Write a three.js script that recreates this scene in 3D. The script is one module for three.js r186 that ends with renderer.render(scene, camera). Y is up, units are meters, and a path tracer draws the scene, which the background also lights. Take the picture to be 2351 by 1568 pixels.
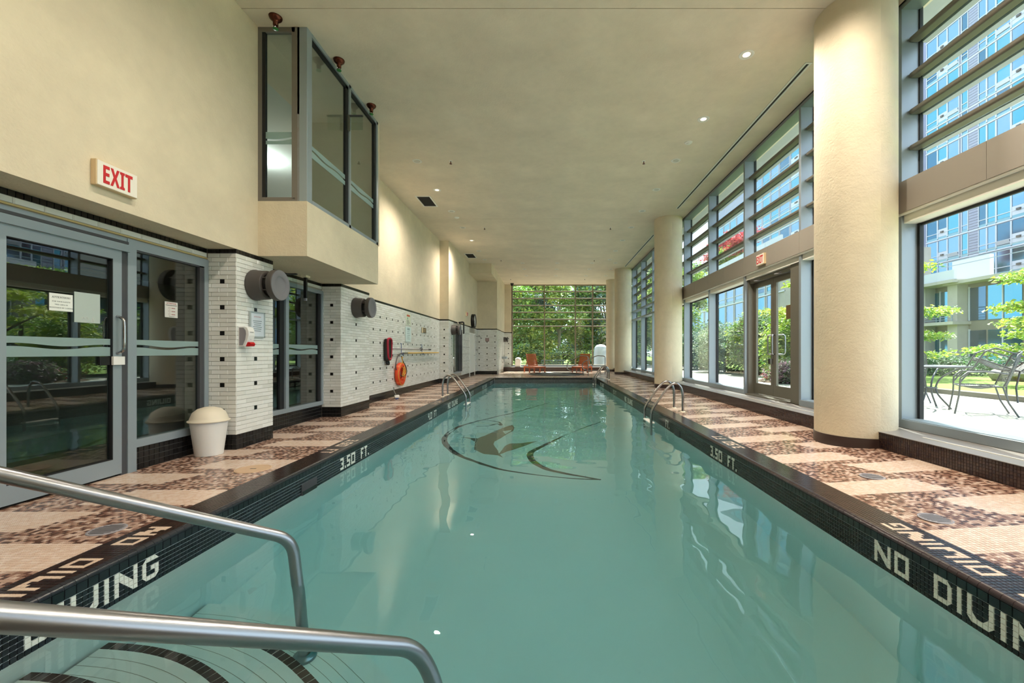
import * as THREE from 'three';
import { RoundedBoxGeometry } from 'three/addons/geometries/RoundedBoxGeometry.js';
import { mergeGeometries } from 'three/addons/utils/BufferGeometryUtils.js';
import { FontLoader } from 'three/addons/loaders/FontLoader.js';
import { TextGeometry } from 'three/addons/geometries/TextGeometry.js';

// ---------- camera, sky, sun, exposure (z = -d, d is the distance down the hall; the deck is y = 0) ----------
const scene = new THREE.Scene();
const FOCAL = 988, CX = 1258, CY = 808.5, EYE = 1.181;
const camera = new THREE.PerspectiveCamera(2 * Math.atan(CY / FOCAL) * 180 / Math.PI, CX / CY, 0.05, 400);
camera.position.set(0, EYE, 0);
camera.lookAt(0, EYE, -10);
camera.setViewOffset(2 * CX, 2 * CY, 0, 0, 2351, 1568);
scene.background = new THREE.Color().setRGB(2.3, 2.6, 3.1);
const sun = new THREE.DirectionalLight(new THREE.Color().setRGB(1, 0.95, 0.86), 22);
sun.position.set(0.17 * 60 + 8, 60, -0.62 * 60 - 14);
sun.target.position.set(8, 0, -14);
sun.castShadow = true;
Object.assign(sun.shadow.camera, { left: -60, right: 60, top: 60, bottom: -60, near: 1, far: 220 });
sun.shadow.mapSize.set(4096, 4096);
scene.add(sun, sun.target);
const renderer = new THREE.WebGLRenderer({ antialias: true });
renderer.toneMapping = THREE.LinearToneMapping;
renderer.toneMappingExposure = 1.26;
renderer.shadowMap.enabled = true;
const LAMP = 34;                      // strength of one ceiling downlight

// ---------- helpers ----------
let seed = 7;
const rnd = () => { seed = (seed + 0x6d2b79f5) | 0; let t = Math.imul(seed ^ (seed >>> 15), 1 | seed); t = (t + Math.imul(t ^ (t >>> 7), 61 | t)) ^ t; return ((t ^ (t >>> 14)) >>> 0) / 4294967296; };
const rr = (a, b) => a + (b - a) * rnd();
const PI = Math.PI;
const V3 = (x, y, d) => new THREE.Vector3(x, y, -d);
const taken = {};
function numbered(n) { if (!(n in taken)) { taken[n] = 0; return n; } taken[n]++; return n + '_' + String(taken[n]).padStart(3, '0'); }
function tag(o, label, category, group, kind) {
  o.userData = {};
  if (label) o.userData.label = label;
  if (category) o.userData.category = category;
  if (group) o.userData.group = group;
  if (kind) o.userData.kind = kind;
  return o;
}
function thing(name, label, category, group, kind) { const o = new THREE.Group(); o.name = numbered(name); scene.add(o); return tag(o, label, category, group, kind); }
function plain(g) { g = g.index ? g.toNonIndexed() : g.clone(); for (const k of Object.keys(g.attributes)) if (!['position', 'normal', 'uv'].includes(k)) g.deleteAttribute(k); g.morphAttributes = {}; g.clearGroups(); return g; }
function merged(list) { return list.length === 1 ? list[0] : mergeGeometries(list.map(plain)); }
// uv in metres from position, by the way each face points
function metric(g) {
  g = plain(g); const p = g.attributes.position, n = g.attributes.normal, uv = g.attributes.uv;
  for (let i = 0; i < p.count; i++) {
    const ax = Math.abs(n.getX(i)), ay = Math.abs(n.getY(i)), az = Math.abs(n.getZ(i));
    if (ax >= ay && ax >= az) uv.setXY(i, p.getZ(i), p.getY(i)); else if (ay >= az) uv.setXY(i, p.getX(i), p.getZ(i)); else uv.setXY(i, p.getX(i), p.getY(i));
  }
  return g;
}
function part(name, geos, mat, parent) {
  let g = Array.isArray(geos) ? merged(geos) : geos;
  if (mat.userData.metric) g = metric(g);
  const m = new THREE.Mesh(g, mat); m.name = parent ? name : numbered(name); (parent ?? scene).add(m); return m;
}
function struct(name, geos, mat, label) { return tag(part(name, geos, mat), label, null, null, 'structure'); }
// box from x0..x1, y0..y1, d0..d1
function bx(x0, x1, y0, y1, d0, d1) { return new THREE.BoxGeometry(x1 - x0, y1 - y0, Math.abs(d1 - d0)).translate((x0 + x1) / 2, (y0 + y1) / 2, -(d0 + d1) / 2); }
function rbx(x0, x1, y0, y1, d0, d1, r = 0.006, s = 2) { return new RoundedBoxGeometry(x1 - x0, y1 - y0, Math.abs(d1 - d0), s, r).translate((x0 + x1) / 2, (y0 + y1) / 2, -(d0 + d1) / 2); }
function cyl(r0, r1, h, n = 24, open = false) { return new THREE.CylinderGeometry(r1, r0, h, n, 1, open).translate(0, h / 2, 0); }   // stands on y = 0
function lathe(pts, n = 32) { return new THREE.LatheGeometry(pts.map(([r, y]) => new THREE.Vector2(r, y)), n); }
// a pipe through points with rounded corners
function pipe(pts, r, fillet = 0.06, radial = 10, closed = false) {
  const p = pts.map((q) => (q.isVector3 ? q : V3(...q))), path = new THREE.CurvePath();
  let at = p[0].clone();
  for (let i = 1; i < p.length; i++) {
    if (i === p.length - 1) { path.add(new THREE.LineCurve3(at, p[i])); break; }
    const a = p[i - 1], b = p[i], c = p[i + 1], f = Math.min(fillet, a.distanceTo(b) * 0.48, b.distanceTo(c) * 0.48);
    const s = b.clone().add(a.clone().sub(b).setLength(f)), e = b.clone().add(c.clone().sub(b).setLength(f));
    if (at.distanceTo(s) > 1e-4) path.add(new THREE.LineCurve3(at, s));
    path.add(new THREE.QuadraticBezierCurve3(s, b, e)); at = e;
  }
  const curves = path.curves, gs = [], all = [];
  for (const c of curves) { const n = c.isLineCurve3 ? 1 : 8; for (let k = 0; k < n; k++) all.push(c.getPoint(k / n)); }
  all.push(curves[curves.length - 1].getPoint(1));
  return sweep(all, r, radial, closed);
}
// a tube through exactly these points, parallel-transport frames, capped
function sweep(pts, r, radial = 10, closed = false) {
  const n = pts.length, pos = [], nor = [], uv = [], idx = [], tan = [];
  for (let i = 0; i < n; i++) { const a = pts[closed ? (i - 1 + n) % n : Math.max(0, i - 1)], b = pts[closed ? (i + 1) % n : Math.min(n - 1, i + 1)]; tan.push(b.clone().sub(a).normalize()); }
  let nn = Math.abs(tan[0].y) < 0.9 ? new THREE.Vector3(0, 1, 0) : new THREE.Vector3(1, 0, 0);
  nn.sub(tan[0].clone().multiplyScalar(nn.dot(tan[0]))).normalize();
  let len = 0; const total = closed ? n + 1 : n;
  for (let k = 0; k < total; k++) {
    const i = k % n;
    if (k) { nn.sub(tan[i].clone().multiplyScalar(nn.dot(tan[i]))).normalize(); len += pts[i].distanceTo(pts[(k - 1) % n]); }
    const bb = tan[i].clone().cross(nn), ri = typeof r === 'function' ? r(k / (total - 1)) : r;
    for (let j = 0; j <= radial; j++) {
      const a = j / radial * 2 * PI, v = nn.clone().multiplyScalar(Math.cos(a)).add(bb.clone().multiplyScalar(Math.sin(a)));
      nor.push(v.x, v.y, v.z); pos.push(pts[i].x + v.x * ri, pts[i].y + v.y * ri, pts[i].z + v.z * ri); uv.push(j / radial, len);
    }
  }
  const w = radial + 1;
  for (let k = 0; k < total - 1; k++) for (let j = 0; j < radial; j++) { const a = k * w + j; idx.push(a, a + 1, a + w, a + 1, a + w + 1, a + w); }
  if (!closed) for (const [k, s] of [[0, -1], [n - 1, 1]]) {
    const c = pos.length / 3, t = tan[k]; pos.push(pts[k].x, pts[k].y, pts[k].z); nor.push(t.x * s, t.y * s, t.z * s); uv.push(0, 0);
    for (let j = 0; j <= radial; j++) { const q = (k * w + j) * 3; pos.push(pos[q], pos[q + 1], pos[q + 2]); nor.push(t.x * s, t.y * s, t.z * s); uv.push(0, 0); }
    for (let j = 0; j < radial; j++) s > 0 ? idx.push(c, c + 1 + j, c + 2 + j) : idx.push(c, c + 2 + j, c + 1 + j);
  }
  const g = new THREE.BufferGeometry();
  g.setAttribute('position', new THREE.Float32BufferAttribute(pos, 3)); g.setAttribute('normal', new THREE.Float32BufferAttribute(nor, 3)); g.setAttribute('uv', new THREE.Float32BufferAttribute(uv, 2)); g.setIndex(idx);
  return g;
}
function spline(pts, r, n = 40, radial = 8, closed = false) { const c = new THREE.CatmullRomCurve3(pts.map((q) => (q.isVector3 ? q : V3(...q))), closed); const p = c.getPoints(n); if (closed) p.pop(); return sweep(p, r, radial, closed); }
function extrude(pts, depth, bevel = 0) { const s = new THREE.Shape(pts.map(([x, y]) => new THREE.Vector2(x, y))); return new THREE.ExtrudeGeometry(s, { depth, bevelEnabled: bevel > 0, bevelSize: bevel, bevelThickness: bevel, bevelSegments: 2, curveSegments: 12 }); }

// ---------- textures and materials ----------
function noiseTex(size, cells, octaves = 3, contrast = 1) {
  const v = new Float32Array(size * size); let amp = 1, sum = 0;
  for (let o = 0; o < octaves; o++) {
    const n = cells << o, g = Array.from({ length: n * n }, rnd); sum += amp;
    for (let y = 0; y < size; y++) for (let x = 0; x < size; x++) {
      const fx = x / size * n, fy = y / size * n, x0 = Math.floor(fx), y0 = Math.floor(fy); let u = fx - x0, w = fy - y0; u = u * u * (3 - 2 * u); w = w * w * (3 - 2 * w);
      const q = (a, b) => g[((b + n) % n) * n + ((a + n) % n)];
      v[y * size + x] += amp * ((q(x0, y0) * (1 - u) + q(x0 + 1, y0) * u) * (1 - w) + (q(x0, y0 + 1) * (1 - u) + q(x0 + 1, y0 + 1) * u) * w);
    }
    amp *= 0.6;
  }
  return v.map((a) => Math.min(1, Math.max(0, 0.5 + (a / sum - 0.5) * contrast)));
}
function tex(size, f, srgb) {
  const data = new Uint8Array(size * size * 4);
  for (let i = 0; i < size * size; i++) { const c = f(i); data[i * 4] = c[0] * 255; data[i * 4 + 1] = c[1] * 255; data[i * 4 + 2] = c[2] * 255; data[i * 4 + 3] = 255; }
  const t = new THREE.DataTexture(data, size, size); t.wrapS = t.wrapT = THREE.RepeatWrapping; t.magFilter = THREE.LinearFilter; if (srgb) t.colorSpace = THREE.SRGBColorSpace; t.needsUpdate = true; return t;
}
const n1 = noiseTex(256, 24, 3, 1.6), n2 = noiseTex(256, 4, 4, 1.2);
const grainT = tex(256, (i) => [n1[i], n1[i], n1[i]]); grainT.repeat.set(2.2, 2.2);
const mottleT = tex(256, (i) => { const a = 0.93 + 0.07 * n2[i] - 0.02 * (1 - n1[i]); return [a, a, a]; }, true); mottleT.repeat.set(0.45, 0.45);
const grassT = tex(256, (i) => { const a = n1[i] * 0.6 + n2[i] * 0.4; return [0.42 + 0.2 * a, 0.52 + 0.22 * a, 0.2 + 0.12 * a]; }, true); grassT.repeat.set(1.1, 1.1);
const woodT = tex(256, (i) => { const y = Math.floor(i / 256), a = 0.5 + 0.5 * Math.sin(y * 0.35 + 3 * n2[i]); return [0.62 + 0.12 * a, 0.32 + 0.08 * a, 0.16 + 0.05 * a]; }, true);
const C = (h) => new THREE.Color(h);
function mat(color, rough, extra = {}) { const { metric: mm, ...rest } = extra; const m = new THREE.MeshPhysicalMaterial({ color, roughness: rough, ...rest }); if (mm) m.userData.metric = true; return m; }
const M = {
  stucco: mat(0xe6d8bd, 0.9, { map: mottleT, bumpMap: grainT, bumpScale: 0.0016, metric: true }),
  ceil: mat(0xefe1ce, 0.92, { map: mottleT, bumpMap: grainT, bumpScale: 0.0012, metric: true }),
  grout: mat(0xa39d92, 0.9), darkGrout: mat(0x5a5650, 0.9),
  tileW: mat(0xe4e4de, 0.22), tileW2: mat(0xdcdcd5, 0.24), tileW3: mat(0xe9e9e4, 0.2), tileK: mat(0x161617, 0.25), tileK2: mat(0x1d1c1c, 0.28),
  inst: mat(0xffffff, 0.2), bullK: mat(0x33272a, 0.25), bullB: mat(0x20222a, 0.25), bandT: mat(0x14161a, 0.22), bandT2: mat(0x1b1e24, 0.25), bandW: mat(0xd9dcd3, 0.25),
  alu: mat(0x9aa6ad, 0.42, { metalness: 0.35 }), aluR: mat(0x929ba3, 0.42, { metalness: 0.45 }), bayF: mat(0x7d7770, 0.5, { metalness: 0.2 }), aluDark: mat(0x45464a, 0.5), gasket: mat(0x15171a, 0.6), doorR: mat(0x6b675c, 0.45, { metalness: 0.2 }),
  panel: mat(0x9a9288, 0.5, { metalness: 0.15 }), panelLip: mat(0xe6e2d8, 0.4),
  steel: mat(0xa9a9ab, 0.22, { metalness: 1 }), chrome: mat(0xcfd1d3, 0.12, { metalness: 1 }), steelRough: mat(0x9a9b9e, 0.3, { metalness: 1 }),
  glass: mat(0xf1f8f6, 0.0, { transmission: 1, thickness: 0, ior: 1.5 }), glassDark: mat(0xdfe8e6, 0.0, { transmission: 1, thickness: 0, ior: 1.7 }), glassBay: mat(0xe6f0ee, 0.0, { transmission: 1, thickness: 0, ior: 1.6 }),
  frost: mat(0xb9d2cf, 0.55, { transmission: 0.55, thickness: 0 }), film: mat(0xd8e4de, 0.5, { transmission: 0.4, thickness: 0 }),
  white: mat(0xe9e8e4, 0.45), cream: mat(0xe4d9c3, 0.5), creamBody: mat(0xe6e4df, 0.4), redPl: mat(0xc01318, 0.35), red: mat(0xc8242a, 0.6), blackPl: mat(0x111111, 0.45), grey: mat(0x8f8b90, 0.5), drum: mat(0x4d4846, 0.5), drumFace: mat(0x77757a, 0.5), exitBox: mat(0xd9bf97, 0.5), exitFace: mat(0xefe9dd, 0.5),
  caulk: mat(0xcbb27c, 0.8), bronze: mat(0x5a2f22, 0.25, { metalness: 0.8 }), green: mat(0x2f7a3a, 0.4),
  pool: mat(0xf0f4f0, 0.8), poolStep: mat(0xf0f3ee, 0.6), water: mat(0xffffff, 0.0, { transmission: 1, thickness: 1, ior: 1.33, attenuationColor: new THREE.Color().setRGB(0.40, 0.84, 0.90), attenuationDistance: 2.9 }),
  tubRim: mat(0x2f2c2e, 0.3), brownTile: mat(0x3b2c29, 0.3), sillTop: mat(0x8d8783, 0.35),
  orange: mat(0xe2481c, 0.5), rope: mat(0xd9ac45, 0.8), yellow: mat(0xd9b25c, 0.5), blueP: mat(0x274a8a, 0.5),
  wood: mat(0xf6ece0, 0.5, { map: woodT }), concrete: mat(0xa29e94, 0.9, { map: mottleT, metric: true }), patio: mat(0xa09d94, 0.9, { map: mottleT, metric: true }), concDark: mat(0x706c62, 0.9, { map: mottleT, metric: true }), grass: mat(0xc8c8c8, 1, { map: grassT, metric: true }), soil: mat(0x4a3a2c, 1), rock: mat(0x908b80, 0.95, { bumpMap: grainT, bumpScale: 0.01 }),
  bark: mat(0x4e4034, 0.95), barkLight: mat(0x9a9388, 0.9), leaf: mat(0xe6e6e6, 0.75, { transmission: 0.55, thickness: 0 }),
  facade: mat(0x8c90a4, 0.7), facadeW: mat(0xb0b3bb, 0.7), siding: mat(0x85889a, 0.75), paneT: mat(new THREE.Color().setRGB(0.07, 0.25, 0.33), 0.08, { metalness: 0.85 }), paneB: mat(new THREE.Color().setRGB(0.13, 0.25, 0.36), 0.08, { metalness: 0.85 }), paneD: mat(new THREE.Color().setRGB(0.05, 0.13, 0.20), 0.1, { metalness: 0.85 }), spand: mat(0x6692a2, 0.3), rail: mat(0x808e99, 0.4, { metalness: 0.4 }),
  roomWall: mat(0x8a857c, 0.9), roomDark: mat(0x857f76, 0.9), roomLight: mat(0xd4dada, 0.9), wire: mat(0x55575a, 0.4, { metalness: 0.6 }), mesh: mat(0x6b6d70, 0.5, { metalness: 0.5 }),
  inlay: mat(0x3a3b3a, 0.4), inlayBrown: mat(0x8d7a68, 0.5), beigeLid: mat(0xc8a888, 0.5), frameS: mat(0xb9c2c6, 0.35, { metalness: 0.4 }), redPl2: mat(0xa81030, 0.45), bandO: mat(0xe86a3a, 0.5),
  tubWater: mat(0xb9cfc8, 0.05),
  lampOff: mat(0xc9c6bf, 0.4), farFrame: mat(0x8c7f6c, 0.5, { metalness: 0.15 }),
  lampGlow: mat(0xfff6e6, 0.4, { emissive: new THREE.Color().setRGB(1, 0.92, 0.8), emissiveIntensity: 1.3 }), lampRim: mat(0xe8e6e0, 0.4), lampCup: mat(0xcfcdc8, 0.35, { metalness: 0.5 }), vent: mat(0x2a2a2c, 0.7), paintedHole: mat(0x3c3c40, 0.7),  // last tone paints the shade inside skimmer and grille openings
};

// ---------- tiles ----------
// a frame: origin, U (along), V (up), N (out), each a unit vector
function frame(o, U, V) { const N = U.clone().cross(V), m = new THREE.Matrix4().makeBasis(U, V, N); return { o, U, V, N, q: new THREE.Quaternion().setFromRotationMatrix(m), at: (u, v, n = 0) => o.clone().addScaledVector(U, u).addScaledVector(V, v).addScaledVector(N, n) }; }
const AX = new THREE.Vector3(1, 0, 0), AY = new THREE.Vector3(0, 1, 0), AZ = new THREE.Vector3(0, 0, 1);
const neg = (v) => v.clone().negate();
// unit tile: back at z = 0, front at z = 1, front edges slightly chamfered
const unitTile = (() => {
  const c = 0.04, b = [[-.5, -.5, 0], [.5, -.5, 0], [.5, .5, 0], [-.5, .5, 0]], f = [[-.5 + c, -.5 + c, 1], [.5 - c, -.5 + c, 1], [.5 - c, .5 - c, 1], [-.5 + c, .5 - c, 1]], pos = [];
  const quad = (p, q, r, s) => pos.push(...p, ...q, ...r, ...p, ...r, ...s);
  quad(f[0], f[1], f[2], f[3]); for (let i = 0; i < 4; i++) quad(b[i], b[(i + 1) % 4], f[(i + 1) % 4], f[i]);
  const g = new THREE.BufferGeometry(); g.setAttribute('position', new THREE.Float32BufferAttribute(pos, 3)); g.setAttribute('uv', new THREE.Float32BufferAttribute(pos.filter((_, i) => i % 3 < 2), 2)); g.computeVertexNormals(); return g;
})();
function triTile(corner) {   // half tile; corner 1 lower-left, 2 lower-right, 3 upper-left, 4 upper-right
  const k = [[-.5, -.5], [.5, -.5], [.5, .5], [-.5, .5]], p = { 1: [k[0], k[1], k[3]], 2: [k[0], k[1], k[2]], 3: [k[0], k[2], k[3]], 4: [k[1], k[2], k[3]] }[corner];
  return extrude(p, 1);
}
const tri = { 1: triTile(1), 2: triTile(2), 3: triTile(3), 4: triTile(4) };
function tile(parent, F, u, v, w, h, t, m, name = 'tile', geo = unitTile) {
  const o = new THREE.Mesh(geo, m); o.name = name; o.quaternion.copy(F.q); o.position.copy(F.at(u, v)); o.scale.set(w, h, t); parent.add(o); return o;
}
class Batch {   // many tiles baked into one mesh with vertex colours
  constructor() { this.p = []; this.n = []; this.c = []; }
  add(F, u, v, w, h, t, col) {
    const s = unitTile.attributes.position, nn = unitTile.attributes.normal, a = new THREE.Vector3(), b = new THREE.Vector3();
    for (let i = 0; i < s.count; i++) {
      a.copy(F.o).addScaledVector(F.U, u + s.getX(i) * w).addScaledVector(F.V, v + s.getY(i) * h).addScaledVector(F.N, s.getZ(i) * t);
      b.set(nn.getX(i) / w, nn.getY(i) / h, nn.getZ(i) / t).normalize().applyQuaternion(F.q);
      this.p.push(a.x, a.y, a.z); this.n.push(b.x, b.y, b.z); this.c.push(col.r, col.g, col.b);
    }
  }
  build(name, m, parent) {
    const g = new THREE.BufferGeometry(); g.setAttribute('position', new THREE.Float32BufferAttribute(this.p, 3)); g.setAttribute('normal', new THREE.Float32BufferAttribute(this.n, 3)); g.setAttribute('color', new THREE.Float32BufferAttribute(this.c, 3));
    g.setAttribute('uv', new THREE.Float32BufferAttribute(new Float32Array(this.p.length / 3 * 2), 2));
    const o = new THREE.Mesh(g, m); o.name = name; o.userData.kind = 'stuff'; parent.add(o); return o;
  }
}
const tileVC = mat(0xffffff, 0.23, { vertexColors: true });
// a field of equal tiles as copies; col(i, j) gives a colour, null leaves the cell out
function field(name, parent, F, nu, nv, pitch, t, gap, col, m = M.inst) {
  const list = []; for (let i = 0; i < nu; i++) for (let j = 0; j < nv; j++) { const c = col(i, j); if (c) list.push([i, j, c]); }
  const o = new THREE.InstancedMesh(unitTile, m, list.length), mm = new THREE.Matrix4(), s = new THREE.Vector3(pitch - gap, pitch - gap, t);
  list.forEach(([i, j, c], k) => { mm.compose(F.at((i + .5) * pitch, (j + .5) * pitch), F.q, s); o.setMatrixAt(k, mm); o.setColorAt(k, c); });
  o.name = name; o.userData.kind = 'stuff'; parent.add(o); return o;
}
// running-bond wall tiles with black squares: returns rectangles [u, v, w, h, black, course]
const COURSE = 0.0523, TILE8 = 0.209;
function bond(W, v0, courses, squares, phase = 0) {
  const out = [];
  for (let k = 0; k < courses; k++) {
    const v = v0 + (k + .5) * COURSE, sq = (k % 6) === 5 && k < 36 ? squares : [], cuts = [0];
    const stops = [...sq.map((s) => [s - COURSE / 2, s + COURSE / 2]), [W, W]]; let a = 0;
    for (const [s, e] of stops) {
      let first = true, x = a; const off = (k % 2 ? TILE8 / 2 : 0) + phase;
      while (x < s - 0.004) {
        let nx = Math.floor((x - off) / TILE8 + 1e-6) * TILE8 + TILE8 + off; if (nx - x < 0.012) nx += TILE8; nx = Math.min(nx, s); if (s - nx < 0.012) nx = s;
        out.push([(x + nx) / 2, v, nx - x - 0.002, COURSE - 0.002, 0, k]); x = nx;
      }
      if (e > s) out.push([(s + e) / 2, v, COURSE - 0.002, COURSE - 0.002, 1, k]);
      a = e;
    }
  }
  return out;
}
const whites = [M.tileW, M.tileW, M.tileW2, M.tileW3], whiteC = [C(0xe4e4de), C(0xdcdcd5), C(0xe9e9e4)], blackC = C(0x161617);
function wallTiles(parent, F, W, v0, courses, squares, single, phase) {
  const r = bond(W, v0, courses, squares, phase), b = new Batch(); let n = 0;
  const order = single < 1e4 && single > 0 ? r.slice().sort((p, q) => p[0] - q[0]) : r;
  for (const [u, v, w, h, k] of order) {
    if (n++ < single) tile(parent, F, u, v, w, h, 0.008, k ? M.tileK : whites[Math.floor(rnd() * 4)], k ? 'inset_tile' : 'wall_tile');
    else b.add(F, u, v, w, h, 0.008, k ? blackC : whiteC[Math.floor(rnd() * 3)]);
  }
  if (b.p.length) b.build('wall_tiles', tileVC, parent);
}
// square dark base tiles and the dark trim course
function darkTiles(parent, F, W, v0, rows, size, single, name) {
  const n = Math.max(1, Math.round(W / size)), w = W / n, b = new Batch();
  for (let i = 0; i < n; i++) for (let j = 0; j < rows; j++) {
    if (single) tile(parent, F, (i + .5) * w, v0 + (j + .5) * size, w - .002, size - .002, 0.009, rnd() < .5 ? M.tileK : M.tileK2, name);
    else b.add(F, (i + .5) * w, v0 + (j + .5) * size, w - .002, size - .002, 0.009, rnd() < .5 ? blackC : C(0x1d1c1c));
  }
  if (b.p.length) b.build(name + 's', tileVC, parent);
}

// ================= THE SETTING =================
const TOP = 5.405, XW = -4.12, XP = -3.768, TRIM = 2.43, PL = -2.46, PR = 2.21, P0 = 0.79, P1 = 19.8, WATER = -0.25, PITCH = 0.028, COP = 0.28, SLOPE = Math.atan2(0.075, 1.31);
// ceiling in slabs with open joints
{
  const c = thing('ceiling', 'cream textured plaster ceiling with thin joints', null, null, 'structure');
  const cuts = [-1.6, 5.29, 13.64, 20.4, 27.0];
  for (let i = 0; i < 4; i++) part('ceiling_panel', bx(-4.4, 4.62, TOP, TOP + 0.06, cuts[i] + 0.005, cuts[i + 1] - 0.005), M.ceil, c);
  part('slab', bx(-8.6, 5.0, TOP + 0.06, TOP + 0.5, -2.2, 27.15), M.concDark, c);
}
// left wall, plaster above the tile line
{
  const w = thing('wall_left', 'cream stucco wall above the white tile', null, null, 'structure');
  part('stucco_wall', bx(-4.4, XP, TRIM, TOP, -1.6, 5.59), M.stucco, w);
  part('bay_parapet', bx(-4.4, -3.129, TRIM, 3.144, 5.59, 7.93), M.stucco, w);
  part('stucco_wall', bx(-4.4, -4.1, TRIM, TOP, 7.93, 16.3), M.stucco, w);
  part('stucco_wall', bx(-4.4, -3.76, TRIM, TOP, 16.3, 22.9), M.stucco, w);
  part('stucco_wall', bx(-4.4, -2.71, TRIM, TOP, 22.9, 27.1), M.stucco, w);
  part('bulkhead', bx(-3.76, -2.68, 4.93, TOP, 20.45, 22.9), M.stucco, w);
  part('stucco_wall', bx(-2.71, -2.24, TRIM, TOP, 26.9, 27.1), M.stucco, w);
  // backing of the tiled parts
  const g = [bx(-4.4, XW - .008, 2.29, TRIM, -1.6, 5.213), bx(-4.3, XW - .009, 0, .23, 4.27, 5.213), bx(-4.4, XW - .008, 2.29, TRIM, 5.89, 7.85), bx(-4.3, XW - .009, 0, .23, 5.89, 7.85), bx(-4.4, -4.108, 0, TRIM, 9.07, 16.31), bx(-4.4, -3.768, 0, TRIM, 16.308, 17.1), bx(-4.4, -3.768, 2.2, TRIM, 17.1, 18.7), bx(-4.4, -3.768, 0, .3, 17.1, 18.7), bx(-4.4, -3.768, 0, TRIM, 18.7, 20.6), bx(-4.4, -3.768, 2.12, TRIM, 20.6, 22.1), bx(-4.4, -3.768, 0, TRIM, 22.1, 22.91), bx(-4.4, -2.718, 0, TRIM, 22.908, 27.1), bx(-2.718, -2.24, 0, TRIM, 26.908, 27.1)];
  part('tile_backing', g, M.grout, w);
}
// rooms behind the left glazing
{
  const r = thing('wall_corridor', 'dark corridor walls behind the left glazing', null, null, 'structure');
  part('back_wall', bx(-7.2, -7.05, -.1, 2.5, -1.6, 9.5), M.roomDark, r);
  part('end_wall', [bx(-7.2, -4.3, -.1, 2.5, 9.3, 9.5), bx(-7.2, -4.12, -.1, 2.5, -1.8, -1.6), bx(-7.2, -4.4, 2.43, 2.55, -1.8, 9.5)], M.roomDark, r);
  part('corridor_floor', bx(-7.2, -4.14, -.12, -.002, -1.8, 9.5), M.brownTile, r);
  part('pilaster', bx(-7.06, -6.9, 0, 2.43, 3.2, 3.9), M.roomWall, r);
  const u = thing('wall_lounge', 'grey lounge walls behind the upper bay window', null, null, 'structure');
  part('back_wall', bx(-8.2, -8.05, 2.9, TOP, 4.0, 12), M.roomWall, u);
  part('end_wall', [bx(-8.2, -4.4, 2.9, TOP, 3.85, 4.0), bx(-8.2, -4.4, 2.9, TOP, 12, 12.15)], M.roomLight, u);
  part('lounge_floor', bx(-8.2, -4.4, 2.75, 2.9, 3.85, 12.15), M.roomDark, u);
  part('lounge_ceiling', bx(-8.2, -4.4, TOP, TOP + .06, 3.85, 12.15), M.roomLight, u);
  part('dado', bx(-8.05, -7.98, 2.9, 4.45, 4.0, 12), M.roomDark, u);
}
// tiled pillars and walls
function pillar(name, label, d0, d1, x, single) {
  const p = thing(name, label, null, null, 'structure');
  part('core', bx(-4.4, x - .008, 0, TRIM, d0 + .008, d1 - .008), M.grout, p);
  const E = frame(V3(XW, 0, d0 + .008), AX, AY), S = frame(V3(x - .008, 0, d0), neg(AZ), AY), B = frame(V3(x, 0, d1 - .008), neg(AX), AY), w = x - XW, L = d1 - d0;
  const mid = [L * .5];
  wallTiles(p, E, w, .181, 42, [w * .5], single ? 1e4 : 0, .04); wallTiles(p, S, L, .181, 42, mid, single ? 1e4 : 0, .07); wallTiles(p, B, w, .181, 42, [w * .5], 0, .04);
  darkTiles(p, E, w, 0, 3, .0603, single, 'base_tile'); darkTiles(p, S, L, 0, 3, .0603, single, 'base_tile');
  darkTiles(p, E, w, TRIM - .052, 1, .052, single, 'trim_tile'); darkTiles(p, S, L, TRIM - .052, 1, .052, single, 'trim_tile');
  return p;
}
pillar('wall_pillar', 'white tiled pillar with the framed notice and soap dispenser', 5.205, 5.9, XP, true);
pillar('wall_pillar', 'white tiled pillar under the far end of the bay window', 7.84, 9.08, XP, false);
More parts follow.
